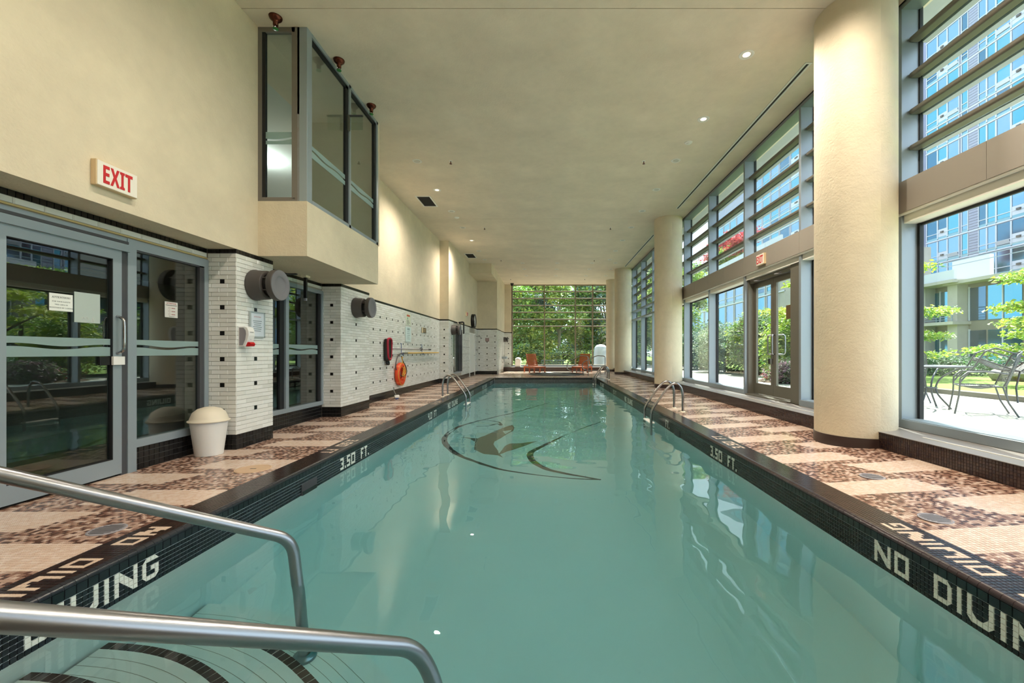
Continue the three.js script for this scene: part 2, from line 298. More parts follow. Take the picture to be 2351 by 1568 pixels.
{
  const p = thing('wall_tiled', 'long white tiled wall with black inset squares', null, null, 'structure');
  const run = (F, W, squares, single, h0 = .181, n = 42, ph = 0) => wallTiles(p, F, W, h0, n, squares, single, ph);
  const dark = (F, W) => { darkTiles(p, F, W, 0, 3, .0603, false, 'base_tile'); };
  const trimRow = (F, W) => darkTiles(p, F, W, TRIM - .052, 1, .052, false, 'trim_tile');
  const A = frame(V3(-4.108, 0, 9.08), neg(AZ), AY); run(A, 7.22, Array.from({ length: 14 }, (_, i) => 1.02 + i * .418), 300); dark(A, 7.22); trimRow(A, 7.22);
  const E = frame(V3(-4.1, 0, 16.308), AX, AY); run(E, .34, [.17], 0); dark(E, .34); trimRow(E, .34);
  const S1 = frame(V3(-3.768, 0, 16.3), neg(AZ), AY); run(S1, .8, [.45], 0); dark(S1, 6.6); trimRow(S1, 6.6);
  const S2 = frame(V3(-3.768, 0, 18.7), neg(AZ), AY); run(S2, 1.9, [.2, .618, 1.036, 1.454, 1.8], 0);
  const S3 = frame(V3(-3.768, 0, 22.1), neg(AZ), AY); run(S3, .8, [.2, .618], 0);
  const F = frame(V3(-3.76, 0, 22.908), AX, AY); run(F, 1.05, [.1, .52, .94], 0); dark(F, 1.05); trimRow(F, 1.05);
  const S4 = frame(V3(-2.718, 0, 22.9), neg(AZ), AY); run(S4, 4.0, [], 0); trimRow(S4, 4.0);
  const J = frame(V3(-2.71, 0, 26.908), AX, AY); run(J, .47, [.24], 0); trimRow(J, .47);
  const H1 = frame(V3(XW - .008, 0, -1.5), neg(AZ), AY); darkTiles(p, H1, 6.7, TRIM - .052, 1, .052, false, 'trim_tile');
  for (let i = 0; i < 32; i++) tile(p, H1, (i + .5) * .2095, 2.352, .2075, .05, .008, whites[i % 4], 'wall_tile');
  part('caulk_line', bx(XW - .01, XW + .006, 2.306, 2.322, -1.5, 5.2), M.caulk, p);
  const B1 = frame(V3(XW - .009, 0, 4.27), neg(AZ), AY); darkTiles(p, B1, .935, 0, 4, .0575, true, 'base_tile');
  const H2 = frame(V3(XW - .008, 0, 5.9), neg(AZ), AY); darkTiles(p, H2, 1.94, TRIM - .052, 1, .052, false, 'trim_tile'); wallTiles(p, H2, 1.94, 2.325, 1, [], 0);
  darkTiles(p, frame(V3(XW - .009, 0, 5.9), neg(AZ), AY), 1.94, 0, 4, .0575, false, 'base_tile');
}
// ---------- decks ----------
const cBeige = [C(0xdfc6b4), C(0xdabfac), C(0xe4cfc0)], cBrown = [C(0x5a3c31), C(0x6a4a3e), C(0x967362), C(0xad8b79), C(0xbd9f8e), C(0xd3b9a9), C(0x805e50), C(0xb59683)], cDarkTop = [C(0x33231f), C(0x2d1f1c), C(0x3a2823)], cInk = C(0xdcc3ae);
const pick = (a) => a[Math.floor(rnd() * a.length)];
function deckColour(u, d, shift) {
  const P = 1.03, ph = (((d + shift) / P) % 1 + 1) % 1, ph2 = (ph + .5) % 1;
  if (ph < .34 && u < .62 + .5 * ph) return pick(cBeige);
  if (ph2 < .34 && u > .58 - .35 * (.34 - ph2)) return pick(cBeige);
  return pick(cBrown);
}
const floor = thing('floor', 'mosaic tiled pool deck with brown and beige blocks', null, null, 'structure');
part('deck_bed', [bx(-4.14, PL - .03, -.3, -.004, -1.6, 27.0), bx(PL - .03, PR + .03, -.3, -.004, P1 + .03, 27.0), bx(-4.14, 5, -.3, -.004, -1.6, P0 - .03), bx(PR + .03, 2.5, -.3, -.004, P0 - .03, 27.0)], M.darkGrout, floor);
{
  const nW = Math.round((PL - COP - XW) / PITCH), L = frame(V3(XW + .002, -.004, 20.1), AZ, AX);
  field('deck_mosaic', floor, L, Math.round(19.1 / PITCH), nW, PITCH, .004, .0022, (i, j) => deckColour(j * PITCH, 20.1 - i * PITCH, .25));
  const Vs = new THREE.Vector3(Math.cos(SLOPE), Math.sin(SLOPE), 0), R = frame(V3(PR + COP, -.004, 26.4), AZ, Vs);
  field('deck_mosaic', floor, R, Math.round(25.4 / PITCH), Math.round(1.34 / PITCH), PITCH, .004, .0022, (i, j) => deckColour(1.32 - j * PITCH, 26.4 - i * PITCH, .05));
  const bed = new THREE.BoxGeometry(2.1, .1, 28.6).translate(1.05, -.0545, 0).rotateZ(SLOPE).translate(PR + COP, 0, -12.7); part('deck_bed', bed, M.darkGrout, floor);
  const Fd = frame(V3(XW + .002, -.004, 26.9), AZ, AX);
  field('deck_mosaic', floor, Fd, Math.round(6.8 / .056), Math.round(6.65 / .056), .056, .004, .003, (i, j) => { const x = XW + j * .056, d = 26.9 - i * .056; return Math.hypot(x - .45, d - 22.95) < 1.48 ? null : pick(cBeige.concat(cBeige, cBeige, cBrown.slice(2, 6))); });  // mostly beige here: sun glare on the far floor put into the tile colour
}
// ---------- the pool ----------
const GLYPH = {
  N: ['#1..#', '##1.#', '#4#1#', '#.4##', '#..4#'], O: ['####', '#..#', '#..#', '#..#', '####'], D: ['###1', '#..#', '#..#', '#..#', '###3'], I: ['#', '#', '#', '#', '#'],
  V: ['#...#', '#...#', '#...#', '#1.2#', '4###3'], G: ['2##1', '#...', '#.##', '#..#', '4##3'], F: ['###', '#..', '##.', '#..', '#..'], T: ['###', '.#.', '.#.', '.#.', '.#.'], '.': ['.', '.', '.', '.', '#'],
  3: ['###', '..#', '.##', '..#', '###'], 5: ['###', '#..', '###', '..#', '###'], 0: ['####', '#..#', '#..#', '#..#', '####'], 4: ['#.#', '#.#', '###', '..#', '..#'], ' ': ['....', '....', '....', '....', '....'],
};
function inscribe(map, text, at) { for (const ch of text) { const g = GLYPH[ch]; for (let c = 0; c < g[0].length; c++) map[at + c] = g.map((r) => r[c]); at += g[0].length + 1; } return at; }
const nosing = new RoundedBoxGeometry(.05, .012, .049, 1, .002);
const pool = thing('pool_basin', 'long indoor swimming pool basin with dark mosaic rim', 'pool', null, 'structure');
{
  part('basin_wall', [bx(PL - .3, PL - .006, -1.9, -.03, P0 - .3, P1 + .3), bx(PR + .006, PR + .3, -1.9, -.03, P0 - .3, P1 + .3), bx(PL - .3, PR + .3, -1.9, -.03, P1 + .006, P1 + .3), bx(PL - .3, PR + .3, -1.9, -.03, P0 - .3, P0 - .006)], M.pool, pool);
  const prof = extrude([[P0 - .2, -1.95], [P1 + .2, -1.95], [P1 + .2, -1.62], [9, -1.36], [P0 - .2, -1.31]], PR - PL + .3).rotateY(PI / 2).translate(PL - .15, 0, 0);
  part('basin_floor', prof, M.pool, pool);
  // rim: bullnose, tall tile, five rows of mosaic with inscriptions, one dark row
  const quarter = (() => { const s = []; for (let k = 0; k <= 6; k++) { const a = k / 6 * PI / 2; s.push([.03 * Math.sin(a), .03 * Math.cos(a)]); } return extrude([[0, 0], ...s], 1).translate(0, 0, -.5); })();
  function rim(F, len, bull, band, marks, near) {        // F: origin at the foot of the mosaic on the wall, u along the wall, v up
    const n = Math.floor(len / PITCH), q = new THREE.Quaternion().setFromRotationMatrix(new THREE.Matrix4().makeBasis(F.N, F.V, neg(F.U)));
    const nb = Math.floor(len / (2 * PITCH)), inst = [], [a, b] = near;
    for (let i = 0; i < nb; i++) {
      const u = (i + .5) * 2 * PITCH, p = F.at(u, .223, -.03 + .006), s = new THREE.Vector3(1, 1, 2 * PITCH - .002);
      if (u > a && u < b) { const m = new THREE.Mesh(quarter, bull); m.name = 'bullnose_tile'; m.position.copy(p); m.quaternion.copy(q); m.scale.copy(s); pool.add(m); tile(pool, F, u, .1955, 2 * PITCH - .002, .053, .006, rnd() < .5 ? M.bandT : M.bandT2, 'rim_tile'); } else inst.push([u, p, s]);
    }
    const im = new THREE.InstancedMesh(quarter, bull, inst.length), mm = new THREE.Matrix4(); inst.forEach(([u, p, s], k) => im.setMatrixAt(k, mm.compose(p, q, s))); im.name = 'bullnose_row'; im.userData.kind = 'stuff'; pool.add(im);
    const bt = new Batch(); inst.forEach(([u]) => bt.add(F, u, .1955, 2 * PITCH - .002, .053, .006, band[0])); bt.build('rim_tiles', tileVC, pool);
    const single = []; let count = 0;
    field('rim_mosaic', pool, F, n, 6, PITCH, .006, .003, (i, j) => {
      const g = marks[i]?.[5 - j], u = (i + .5) * PITCH;
      if (u > a && u < b && j > 0 && count < 299) { count++; single.push([i, j, g]); return null; }
      return g === '#' || (g && g !== '.') ? C(0xd9dcd3) : band[rnd() < .5 ? 0 : 1];
    });
    for (const [i, j, g] of single) {
      const u = (i + .5) * PITCH, v = (j + .5) * PITCH, w = PITCH - .003, k = rnd() < .5 ? M.bandT : M.bandT2;
      if (g && '1234'.includes(g)) { tile(pool, F, u, v, w, w, .006, M.bandW, 'mosaic_tile', tri[g]); tile(pool, F, u, v, w, w, .0058, k, 'mosaic_tile', tri[5 - g]); }
      else tile(pool, F, u, v, w, w, .006, g === '#' ? M.bandW : k, 'mosaic_tile');
    }
  }
  const mR = {}, mL = {}, at = (s, d) => Math.round(Math.abs(s - d) / PITCH);
  // right wall reads towards the camera, left wall away from it
  for (const [t, d] of [['NO DIVING', 2.93], ['3.50 FT.', 5.87], ['FT.', 8.1], ['NO DIVING', 12.4], ['4.0 FT', 14.6], ['NO DIVING', 18.2]]) inscribe(mR, t, at(P1, d));
  for (const [t, d] of [['NO DIVING', 1.56], ['3.50 FT.', 5.09], ['4.0 FT', 8.85], ['NO DIVING', 10.6], ['5.0 FT', 13.6], ['NO DIVING', 16.2], ['5.0 FT', 18.4]]) inscribe(mL, t, at(P0, d));
  rim(frame(V3(PR + .006, -.225 - PITCH, P1), AZ, AY), P1 - P0, M.bullK, [C(0x191817), C(0x24211f)], mR, [P1 - 3.05, P1 - 1.35]);
  rim(frame(V3(PL - .006, -.225 - PITCH, P0), neg(AZ), AY), P1 - P0, M.bullB, [C(0x15181d), C(0x1f242b)], mL, [1.02, 2.7]);
  rim(frame(V3(PL, -.225 - PITCH, P1 + .006), AX, AY), PR - PL, M.bullB, [C(0x15181d), C(0x1f242b)], {}, [0, 0]);
  // dark coping mosaic with inscriptions, on both long sides and the far end
  const cR = {}, cL = {};
  inscribe(cR, 'NO DIVING', at(P0, 1.82)); inscribe(cR, '3.50 FT', at(P0, 5.3)); inscribe(cR, '4.0 FT', at(P0, 9.6)); inscribe(cL, 'NO DIVING', at(P1, 2.92)); inscribe(cL, '3.50 FT', at(P1, 5.8)); inscribe(cL, '4.0 FT', at(P1, 10.4));
  const top = (F, n, marks) => field('coping_mosaic', pool, F, n, 9, PITCH, .004, .0022, (i, j) => (marks[i]?.[j >= 2 && j <= 6 ? 6 - j : 9] ?? '.') !== '.' ? cInk : pick(cDarkTop));
  const nL = Math.floor((P1 - P0 + .24) / PITCH);
  top(frame(V3(PL - COP, -.004, P1), AZ, AX), nL, cL); top(frame(V3(PR + COP, -.004, P0), neg(AZ), neg(AX)), nL, cR);
  // corner steps with dark nosing tiles
  const sc = [PL + .02, P0 + .02];
  [[1.22, -.43], [1.58, -.665], [1.93, -.9], [2.28, -1.12]].forEach(([r, y], k) => {
    const shape = new THREE.Shape(); shape.moveTo(0, 0); shape.absarc(0, 0, r, 0, PI / 2, false); shape.lineTo(0, 0);
    part('step', new THREE.ExtrudeGeometry(shape, { depth: 1.4 + y + .2, bevelEnabled: false, curveSegments: 40 }).rotateX(-PI / 2).translate(sc[0], -1.6, -sc[1]), M.poolStep, pool);
    const n = Math.round(r * PI / 2 / .052);
    for (let i = 0; i < n && k < 3; i++) {
      const a = (i + .5) / n * PI / 2, t = new THREE.Mesh(nosing, M.brownTile); t.name = 'nosing_tile'; t.position.set(sc[0] + Math.cos(a) * (r - .024), y - .004, -sc[1] - Math.sin(a) * (r - .024)); t.rotation.y = a; pool.add(t);
    }
    for (let q = r - .11; q > r - .36; q -= .06) part('tread_joint', new THREE.RingGeometry(q, q + .003, 40, 1, 0, PI / 2).rotateX(-PI / 2).translate(sc[0], y + .0012, -sc[1]), M.grout, pool);
  });
  // inlaid dark outline and figure on the basin floor are added further down
}
// water: a closed body with a gently rippled surface
{
  const nx = 70, nz = 420, x0 = PL - .012, x1 = PR + .012, d0 = P0 - .012, d1 = P1 + .012, yb = -1.72, pos = [], nor = [], uv = [], idx = [];
  const waves = []; for (let k = 0; k < 16; k++) { const a = rr(0, 2 * PI), l = k < 5 ? rr(.8, 1.8) : k < 11 ? rr(.3, .7) : rr(.14, .28); waves.push([Math.cos(a) * 2 * PI / l, Math.sin(a) * 2 * PI / l, (k < 5 ? .0011 : k < 11 ? .00042 : .00013), rr(0, 7)]); }
  const quiet = (z) => .45 + .55 * Math.min(1, Math.max(0, (z - 1.5) / 8));
  for (let j = 0; j <= nz; j++) for (let i = 0; i <= nx; i++) {
    const x = x0 + (x1 - x0) * i / nx, d = d0 + (d1 - d0) * j / nz; let h = 0, hx = 0, hd = 0;
    for (const [kx, kd, a, p] of waves) { const s = kx * x + kd * d + p; h += a * Math.sin(s); hx += a * kx * Math.cos(s); hd += a * kd * Math.cos(s); }
    const q = quiet(d); pos.push(x, WATER + h * q, -d); const n = new THREE.Vector3(-hx * q, 1, hd * q).normalize(); nor.push(n.x, n.y, n.z); uv.push(x, d);
  }
  const w = nx + 1; for (let j = 0; j < nz; j++) for (let i = 0; i < nx; i++) { const a = j * w + i; idx.push(a, a + 1, a + w, a + 1, a + w + 1, a + w); }
  const surf = new THREE.BufferGeometry(); surf.setAttribute('position', new THREE.Float32BufferAttribute(pos, 3)); surf.setAttribute('normal', new THREE.Float32BufferAttribute(nor, 3)); surf.setAttribute('uv', new THREE.Float32BufferAttribute(uv, 2)); surf.setIndex(idx);
  const sides = [];
  const quad = (a, b, c, d) => { const g = new THREE.BufferGeometry(), p = [...a, ...b, ...c, ...a, ...c, ...d]; g.setAttribute('position', new THREE.Float32BufferAttribute(p, 3)); g.setAttribute('uv', new THREE.Float32BufferAttribute(new Float32Array(12), 2)); g.computeVertexNormals(); sides.push(g); };
  const t = WATER, A = [x0, t, -d0], B = [x1, t, -d0], D = [x1, t, -d1], E = [x0, t, -d1], dn = (p) => [p[0], yb, p[2]];
  quad(dn(A), dn(B), B, A); quad(dn(B), dn(D), D, B); quad(dn(D), dn(E), E, D); quad(dn(E), dn(A), A, E); quad(dn(E), dn(D), dn(B), dn(A));
  const m = part('pool_water', [surf, ...sides], M.water); tag(m, 'clear turquoise water filling the long pool', 'water', null, 'stuff');
}
// ---------- columns ----------
const stuccoRound = M.stucco.clone(); stuccoRound.userData = {};
for (const [x, d, label] of [[3.83, 5.38, 'thick round stucco column beside the patio window'], [3.83, 13.7, 'round stucco column between the double doors and far windows'], [3.84, 22.0, 'round stucco column next to the far ladder'], [3.85, 25.3, 'round stucco column closest to the far window wall']]) {
  const c = thing('column', label, 'column', null), n = 64;
  const g = cyl(.43, .43, TOP - .02, n, true).translate(x, .02, -d), uv = g.attributes.uv; for (let i = 0; i < uv.count; i++) uv.setXY(i, uv.getX(i) * 2.7, uv.getY(i) * 5.4);
  part('shaft', g, stuccoRound, c); part('base_band', cyl(.438, .438, .16, n).translate(x, .02, -d), M.brownTile, c);
}
// ---------- right window wall ----------
const XI = 4.29, XG = 4.51, KD = (k) => 5.25 + 2.08 * k, RAILS = [3.237, 3.655, 4.09, 4.53, 4.965];
{
  const s = thing('window_sill', 'low brown tiled ledge under the right windows', null, null, 'structure');
  part('ledge', bx(3.812, 4.62, -.05, .262, -1.6, 26.9), M.brownTile, s);
  field('ledge_mosaic', s, frame(V3(3.812, .06, 26.9), AZ, AY), Math.round(28.4 / PITCH), 7, PITCH, .006, .002, () => pick([C(0x3b2c29), C(0x33272a), C(0x43332f)]));
  for (let i = 0; i < 2; i++) part('ledge_top', bx(3.80, 4.3, .262, .268, i ? 13.9 : -1.6, i ? 26.9 : 13.5), M.sillTop, s);
  part('slot_grille', [bx(4.0, 4.018, .268, .274, -1.6, 4.6), bx(4.0, 4.018, .268, .274, 5.95, 13.2), bx(4.0, 4.018, .268, .274, 14.3, 21.4)], M.panelLip, s);
}
function bay(n, k, far, withDoor) {
  const d0 = KD(k), d1 = Math.min(KD(k + 1), 26.9), w = thing('window_' + n, withDoor ? 'right glazed bay above and around the double doors' : far ? 'tall right glazed bay of the far hall beyond the columns' : 'right glazed bay with grey spandrel panel and blade rails', null, null, 'structure');
  w.name = 'window_' + n;
  part('mullion', rbx(XI, XG, .268, TOP - .01, d0 - .03, d0 + .03, .004), M.aluR, w);
  part('gasket', bx(XG - .012, XG + .03, .3, TOP - .02, d0 - .045, d0 + .045), M.gasket, w);
  part('head', [bx(XI, XG, TOP - .07, TOP - .012, d0 + .03, d1 - .03)], M.aluR, w); part('head_gap', bx(XI - .01, XG, TOP - .012, TOP, d0, d1), M.gasket, w);
  const a = d0 + .03, b = d1 - .03;
  const ys = [...RAILS, TOP - .07];
  for (let i = 0; i < 5; i++) {
    part('pane', bx(XG - .004, XG + .004, ys[i] + (i ? .0 : .0), ys[i + 1], a, b), M.glass, w);
    if (i) { part('blade_rail', new RoundedBoxGeometry(.13, .062, b - a, 3, .024).translate(4.435, ys[i] - .002, -(a + b) / 2), M.doorR, w); part('outer_cap', bx(XG + .02, XG + .1, ys[i] - .03, ys[i] + .05, a, b), M.facadeW, w); }
    part('pane_gasket', bx(XG - .012, XG + .012, ys[i] + .028, ys[i] + .046, a, b), M.gasket, w);
  }
  if (far) { part('transom', rbx(XI, XG, 3.19, 3.25, a, b, .004), M.aluR, w); part('transom', rbx(XI, XG, 2.78, 2.84, a, b, .004), M.aluR, w); part('pane', bx(XG - .004, XG + .004, 2.84, 3.19, a, b), M.glass, w); part('outer_cap', bx(XG + .02, XG + .1, 2.8, 2.86, a, b), M.facadeW, w); }
  else {
    part('spandrel_panel', bx(4.262, XG, 2.86, 3.235, d0 - .028, d0 + 1.012), M.panel, w); part('spandrel_panel', bx(4.262, XG, 2.86, 3.235, d0 + 1.016, d1 - .032), M.panel, w);
    part('lip', new THREE.CylinderGeometry(.022, .022, d1 - d0 - .004, 12).rotateX(PI / 2).translate(4.29, 2.852, -(d0 + d1) / 2 + .03), M.panelLip, w);
    part('head_frame', [bx(XI + .03, XG, 2.74, 2.855, a, b)], M.panelLip, w); part('head_gasket', bx(XG - .016, XG + .016, 2.71, 2.742, a, b), M.gasket, w);
  }
  if (!withDoor) {
    part('pane', bx(XG - .004, XG + .004, .37, far ? 2.78 : 2.72, a, b), M.glass, w); part('bottom_rail', rbx(XI - .01, XG + .02, .268, .37, d0, d1, .006), M.aluR, w); part('inner_ledge', bx(XI + .02, XG - .01, .368, .376, a, b), M.alu, w);
    part('stile', [bx(XG - .03, XG + .02, .37, 2.74, b - .035, b), bx(XG - .03, XG + .02, .37, 2.74, a, a + .03)], M.gasket, w);
  }
  return w;
}
let wn = 1;
for (let k = -3; k <= 10; k++) bay(wn++, k, k >= 5, k === 1);
// double doors in their bay
{
  const D = thing('door_2', 'double glazed doors under the exit sign on the window wall', null, null, 'structure'); D.name = 'door_2';
  const a = 7.72, m = 8.53, b = 9.34, y0 = .3, y1 = 2.66;
  part('frame', [bx(XI + .06, XG + .04, .268, 2.74, b, KD(2) - .03), bx(XI + .06, XG + .04, .268, 2.74, KD(1) + .03, a), bx(XI + .1, XG + .04, y1, 2.74, a, b), bx(XI - .01, XG + .04, .262, .29, a, b)], M.doorR, D);
  for (const [p, q] of [[a, m], [m, b]]) {
    const leaf = part('door_leaf', [bx(4.47, 4.515, y0, y1, p + .004, p + .1), bx(4.47, 4.515, y0, y1, q - .1, q - .004), bx(4.47, 4.515, y1 - .11, y1, p + .1, q - .1), bx(4.47, 4.515, y0, y0 + .22, p + .1, q - .1)], M.doorR, D);
    part('pane', bx(4.488, 4.496, y0 + .22, y1 - .11, p + .1, q - .1), M.glass, leaf);
    const s = p === a ? 1 : -1, hd = m - s * .055;
    part('pull_handle', [pipe([[4.47, 1.52, hd], [4.40, 1.52, hd - s * .03], [4.40, 1.14, hd - s * .03], [4.47, 1.14, hd]], .013, .05), pipe([[4.515, 1.52, hd], [4.585, 1.52, hd - s * .16], [4.585, 1.14, hd - s * .16], [4.515, 1.14, hd]], .013, .06)], M.steel, leaf);
    part('door_closer', [rbx(4.40, 4.46, 2.70, 2.755, q - .62, q - .22, .01), pipe([[4.43, 2.70, q - .5], [4.33, 2.675, q - .3]], .009, .02, 6), pipe([[4.33, 2.675, q - .3], [4.47, 2.66, q - .62]], .009, .02, 6)], M.grey, leaf);
  }
  part('lock_box', [rbx(4.45, 4.475, .94, 1.05, m + .02, m + .12, .004)], M.steel, D); part('lock_face', rbx(4.44, 4.476, .94, 1.05, m + .12, m + .15, .004), M.blackPl, D);
}
// ---------- far window wall ----------
{
  const w = thing('window_15', 'tall far window wall looking out on leafy trees', null, null, 'structure'); w.name = 'window_15';
  const xs = [-2.24, -.22, 1.72, 2.80, 4.3], dz = 26.9;
  for (const x of xs) part('mullion', rbx(x - .035, x + .035, .27, TOP - .01, dz, dz + .2, .004), M.farFrame, w);
  const rows = [.37, 2.806, 3.237, 3.676, 4.107, 4.546, 4.985, TOP - .05];
  for (let i = 0; i < 4; i++) for (let j = 0; j < 7; j++) {
    part('pane', bx(xs[i] + .035, xs[i + 1] - .035, rows[j], rows[j + 1], dz + .196, dz + .204), M.glass, w);
    part('cross_rail', rbx(xs[i] + .035, xs[i + 1] - .035, rows[j] - .03, rows[j] + .03, dz + .05, dz + .2, .012), M.farFrame, w);
  }
  part('head', bx(-2.24, 4.6, TOP - .05, TOP, dz, dz + .2), M.farFrame, w); part('bottom_rail', bx(-2.24, 4.6, .27, .36, dz - .02, dz + .22), M.aluR, w);
  part('ledge', bx(-2.71, 4.7, -.05, .262, 26.35, 27.15), M.brownTile, w); part('ledge_top', bx(-2.71, 4.3, .262, .268, 26.33, 26.9), M.sillTop, w);
}
// wall behind the camera, outside returns and the roof edge
struct('wall_behind', bx(-7.2, 4.62, -.1, TOP, -1.8, -1.6), M.stucco, 'plain cream wall closing the near end of the hall');
{
  const f = thing('trim_1', 'white eave board of the roof edge outside the glazing', null, null, 'structure'); f.name = 'trim_1';
  part('eave', bx(4.62, 5.0, TOP + .02, TOP + .45, -2.2, 27.15), M.facadeW, f);
}
// ---------- sliding glass doors and left glazing ----------
function wave(parent, x, y, d0, d1, m = M.frost) {     // frosted band with a clear wave line, on a pane at x
  const L = d1 - d0, n = 40, up = [], lo = []; const cy = (u) => .012 * Math.sin(u * 9.2 + 1.2) + .004;
  for (let i = 0; i <= n; i++) { const u = L * i / n; up.push([u, cy(u) + .012 + .004 * Math.sin(u * 7)]); lo.push([u, cy(u) - .012]); }
  for (const g of [extrude([[0, .08], ...up, [L, .08]], .002), extrude([[0, -.08], ...lo, [L, -.08]], .002)]) part('frosted_band', g.rotateY(PI / 2).translate(x, y, -d0), m, parent);
}
{
  const D = thing('door_1', 'sliding glass door with posted notices and pull handle', null, null, 'structure'); D.name = 'door_1';
  part('header', [bx(-4.2, -4.10, 2.22, 2.29, -1.5, 4.22), bx(-4.16, -4.06, 2.15, 2.22, -1.5, 4.19)], M.alu, D);
  part('track', bx(-4.10, -4.07, 2.225, 2.25, -1.5, 4.18), M.aluDark, D);
  part('post', [bx(-4.2, -4.09, 0, 2.29, 4.19, 4.28)], M.alu, D); part('post_recess', bx(-4.18, -4.10, 0, 2.2, 4.13, 4.19), M.aluDark, D);
  for (const [a, b, near] of [[1.9, 3.19, false], [3.2, 4.13, true]]) {
    const leaf = part('door_leaf', [bx(-4.14, -4.09, .02, 2.15, a, a + .05), bx(-4.14, -4.09, .02, 2.15, b - .085, b), bx(-4.14, -4.09, 2.06, 2.15, a + .05, b - .085), bx(-4.14, -4.09, .02, .17, a + .05, b - .085)], M.alu, D);
    part('pane', bx(-4.12, -4.112, .17, 2.06, a + .05, b - .085), M.glassDark, leaf); part('gasket', [bx(-4.125, -4.088, .17, .178, a + .05, b - .085), bx(-4.125, -4.088, 2.052, 2.06, a + .05, b - .085), bx(-4.125, -4.088, .17, 2.06, b - .095, b - .085)], M.gasket, leaf);
    wave(leaf, -4.106, 1.225, a + .05, b - .095);
    if (near) {
      part('pull_handle', [pipe([[-4.09, 1.52, b - .045], [-4.03, 1.50, b - .045], [-4.02, 1.44, b - .045], [-4.02, 1.25, b - .045], [-4.03, 1.19, b - .045], [-4.09, 1.17, b - .045]], .014, .04), pipe([[-4.14, 1.52, b - .045], [-4.2, 1.5, b - .045], [-4.21, 1.44, b - .045], [-4.21, 1.25, b - .045], [-4.2, 1.19, b - .045], [-4.14, 1.17, b - .045]], .014, .04)], M.steel, leaf);
      part('lock_case', rbx(-4.09, -4.066, 1.06, 1.14, b - .10, b + .01, .004), M.white, leaf);
      part('lock_plate', rbx(-4.112, -4.09, 1.06, 1.14, b - .20, b - .11, .003), M.blackPl, leaf);
    }
  }
  const S = thing('window_16', 'fixed glass side panel beside the sliding door', null, null, 'structure'); S.name = 'window_16';
  part('frame', [bx(-4.2, -4.10, .23, .31, 4.28, 5.2), bx(-4.2, -4.10, 2.2, 2.29, 4.28, 5.2), bx(-4.2, -4.10, .31, 2.2, 5.14, 5.2)], M.alu, S); part('gasket', [bx(-4.16, -4.11, .31, 2.2, 5.08, 5.14), bx(-4.16, -4.11, 2.185, 2.2, 4.28, 5.14)], M.aluDark, S);
  part('pane', bx(-4.144, -4.136, .31, 2.2, 4.28, 5.14), M.glassDark, S); wave(S, -4.13, 1.225, 4.28, 5.08);
  const W = thing('window_17', 'two pane dark window between the tiled pillars', null, null, 'structure'); W.name = 'window_17';
  part('frame', [bx(-4.2, -4.09, .23, .30, 5.9, 7.84), bx(-4.2, -4.09, 2.23, 2.29, 5.9, 7.84), bx(-4.2, -4.09, .3, 2.23, 5.9, 5.95), bx(-4.2, -4.09, .3, 2.23, 7.78, 7.84), bx(-4.2, -4.08, .3, 2.23, 6.70, 6.78)], M.alu, W); part('gasket', [bx(-4.15, -4.11, .3, 2.23, 6.60, 6.70), bx(-4.15, -4.11, .3, 2.23, 7.71, 7.78)], M.gasket, W);
  for (const [a, b] of [[5.95, 6.60], [6.78, 7.71]]) { part('pane', bx(-4.144, -4.136, .3, 2.23, a, b), M.glassDark, W); wave(W, -4.13, 1.225, a, b); }
  const U = thing('window_18', 'tall dark glazed opening in the far tiled wall', null, null, 'structure'); U.name = 'window_18';
  part('frame', [bx(-3.9, -3.77, .3, .36, 17.1, 18.7), bx(-3.9, -3.77, 2.14, 2.2, 17.1, 18.7), bx(-3.9, -3.77, .36, 2.14, 17.1, 17.16)], M.alu, U); part('dark_jamb', bx(-3.9, -3.72, .36, 2.14, 18.6, 18.7), M.aluDark, U); part('pane', bx(-3.86, -3.852, .36, 2.14, 17.16, 18.6), M.glassDark, U);
  part('reveal', bx(-4.4, -4.3, .3, 2.2, 17.1, 18.7), M.roomLight, U);
  const E = thing('door_3', 'white door near the wall clock', null, null, 'structure'); E.name = 'door_3';
  part('frame', [bx(-3.82, -3.74, 0, 2.12, 20.6, 20.68), bx(-3.82, -3.74, 0, 2.12, 22.02, 22.1), bx(-3.82, -3.74, 2.05, 2.12, 20.68, 22.02)], M.white, E); part('leaf', bx(-3.81, -3.77, .01, 2.05, 20.68, 22.02), M.white, E); part('handle', pipe([[-3.77, 1.02, 21.9], [-3.71, 1.02, 21.9], [-3.71, 1.02, 21.78]], .012, .02, 6), M.steel, E);
}
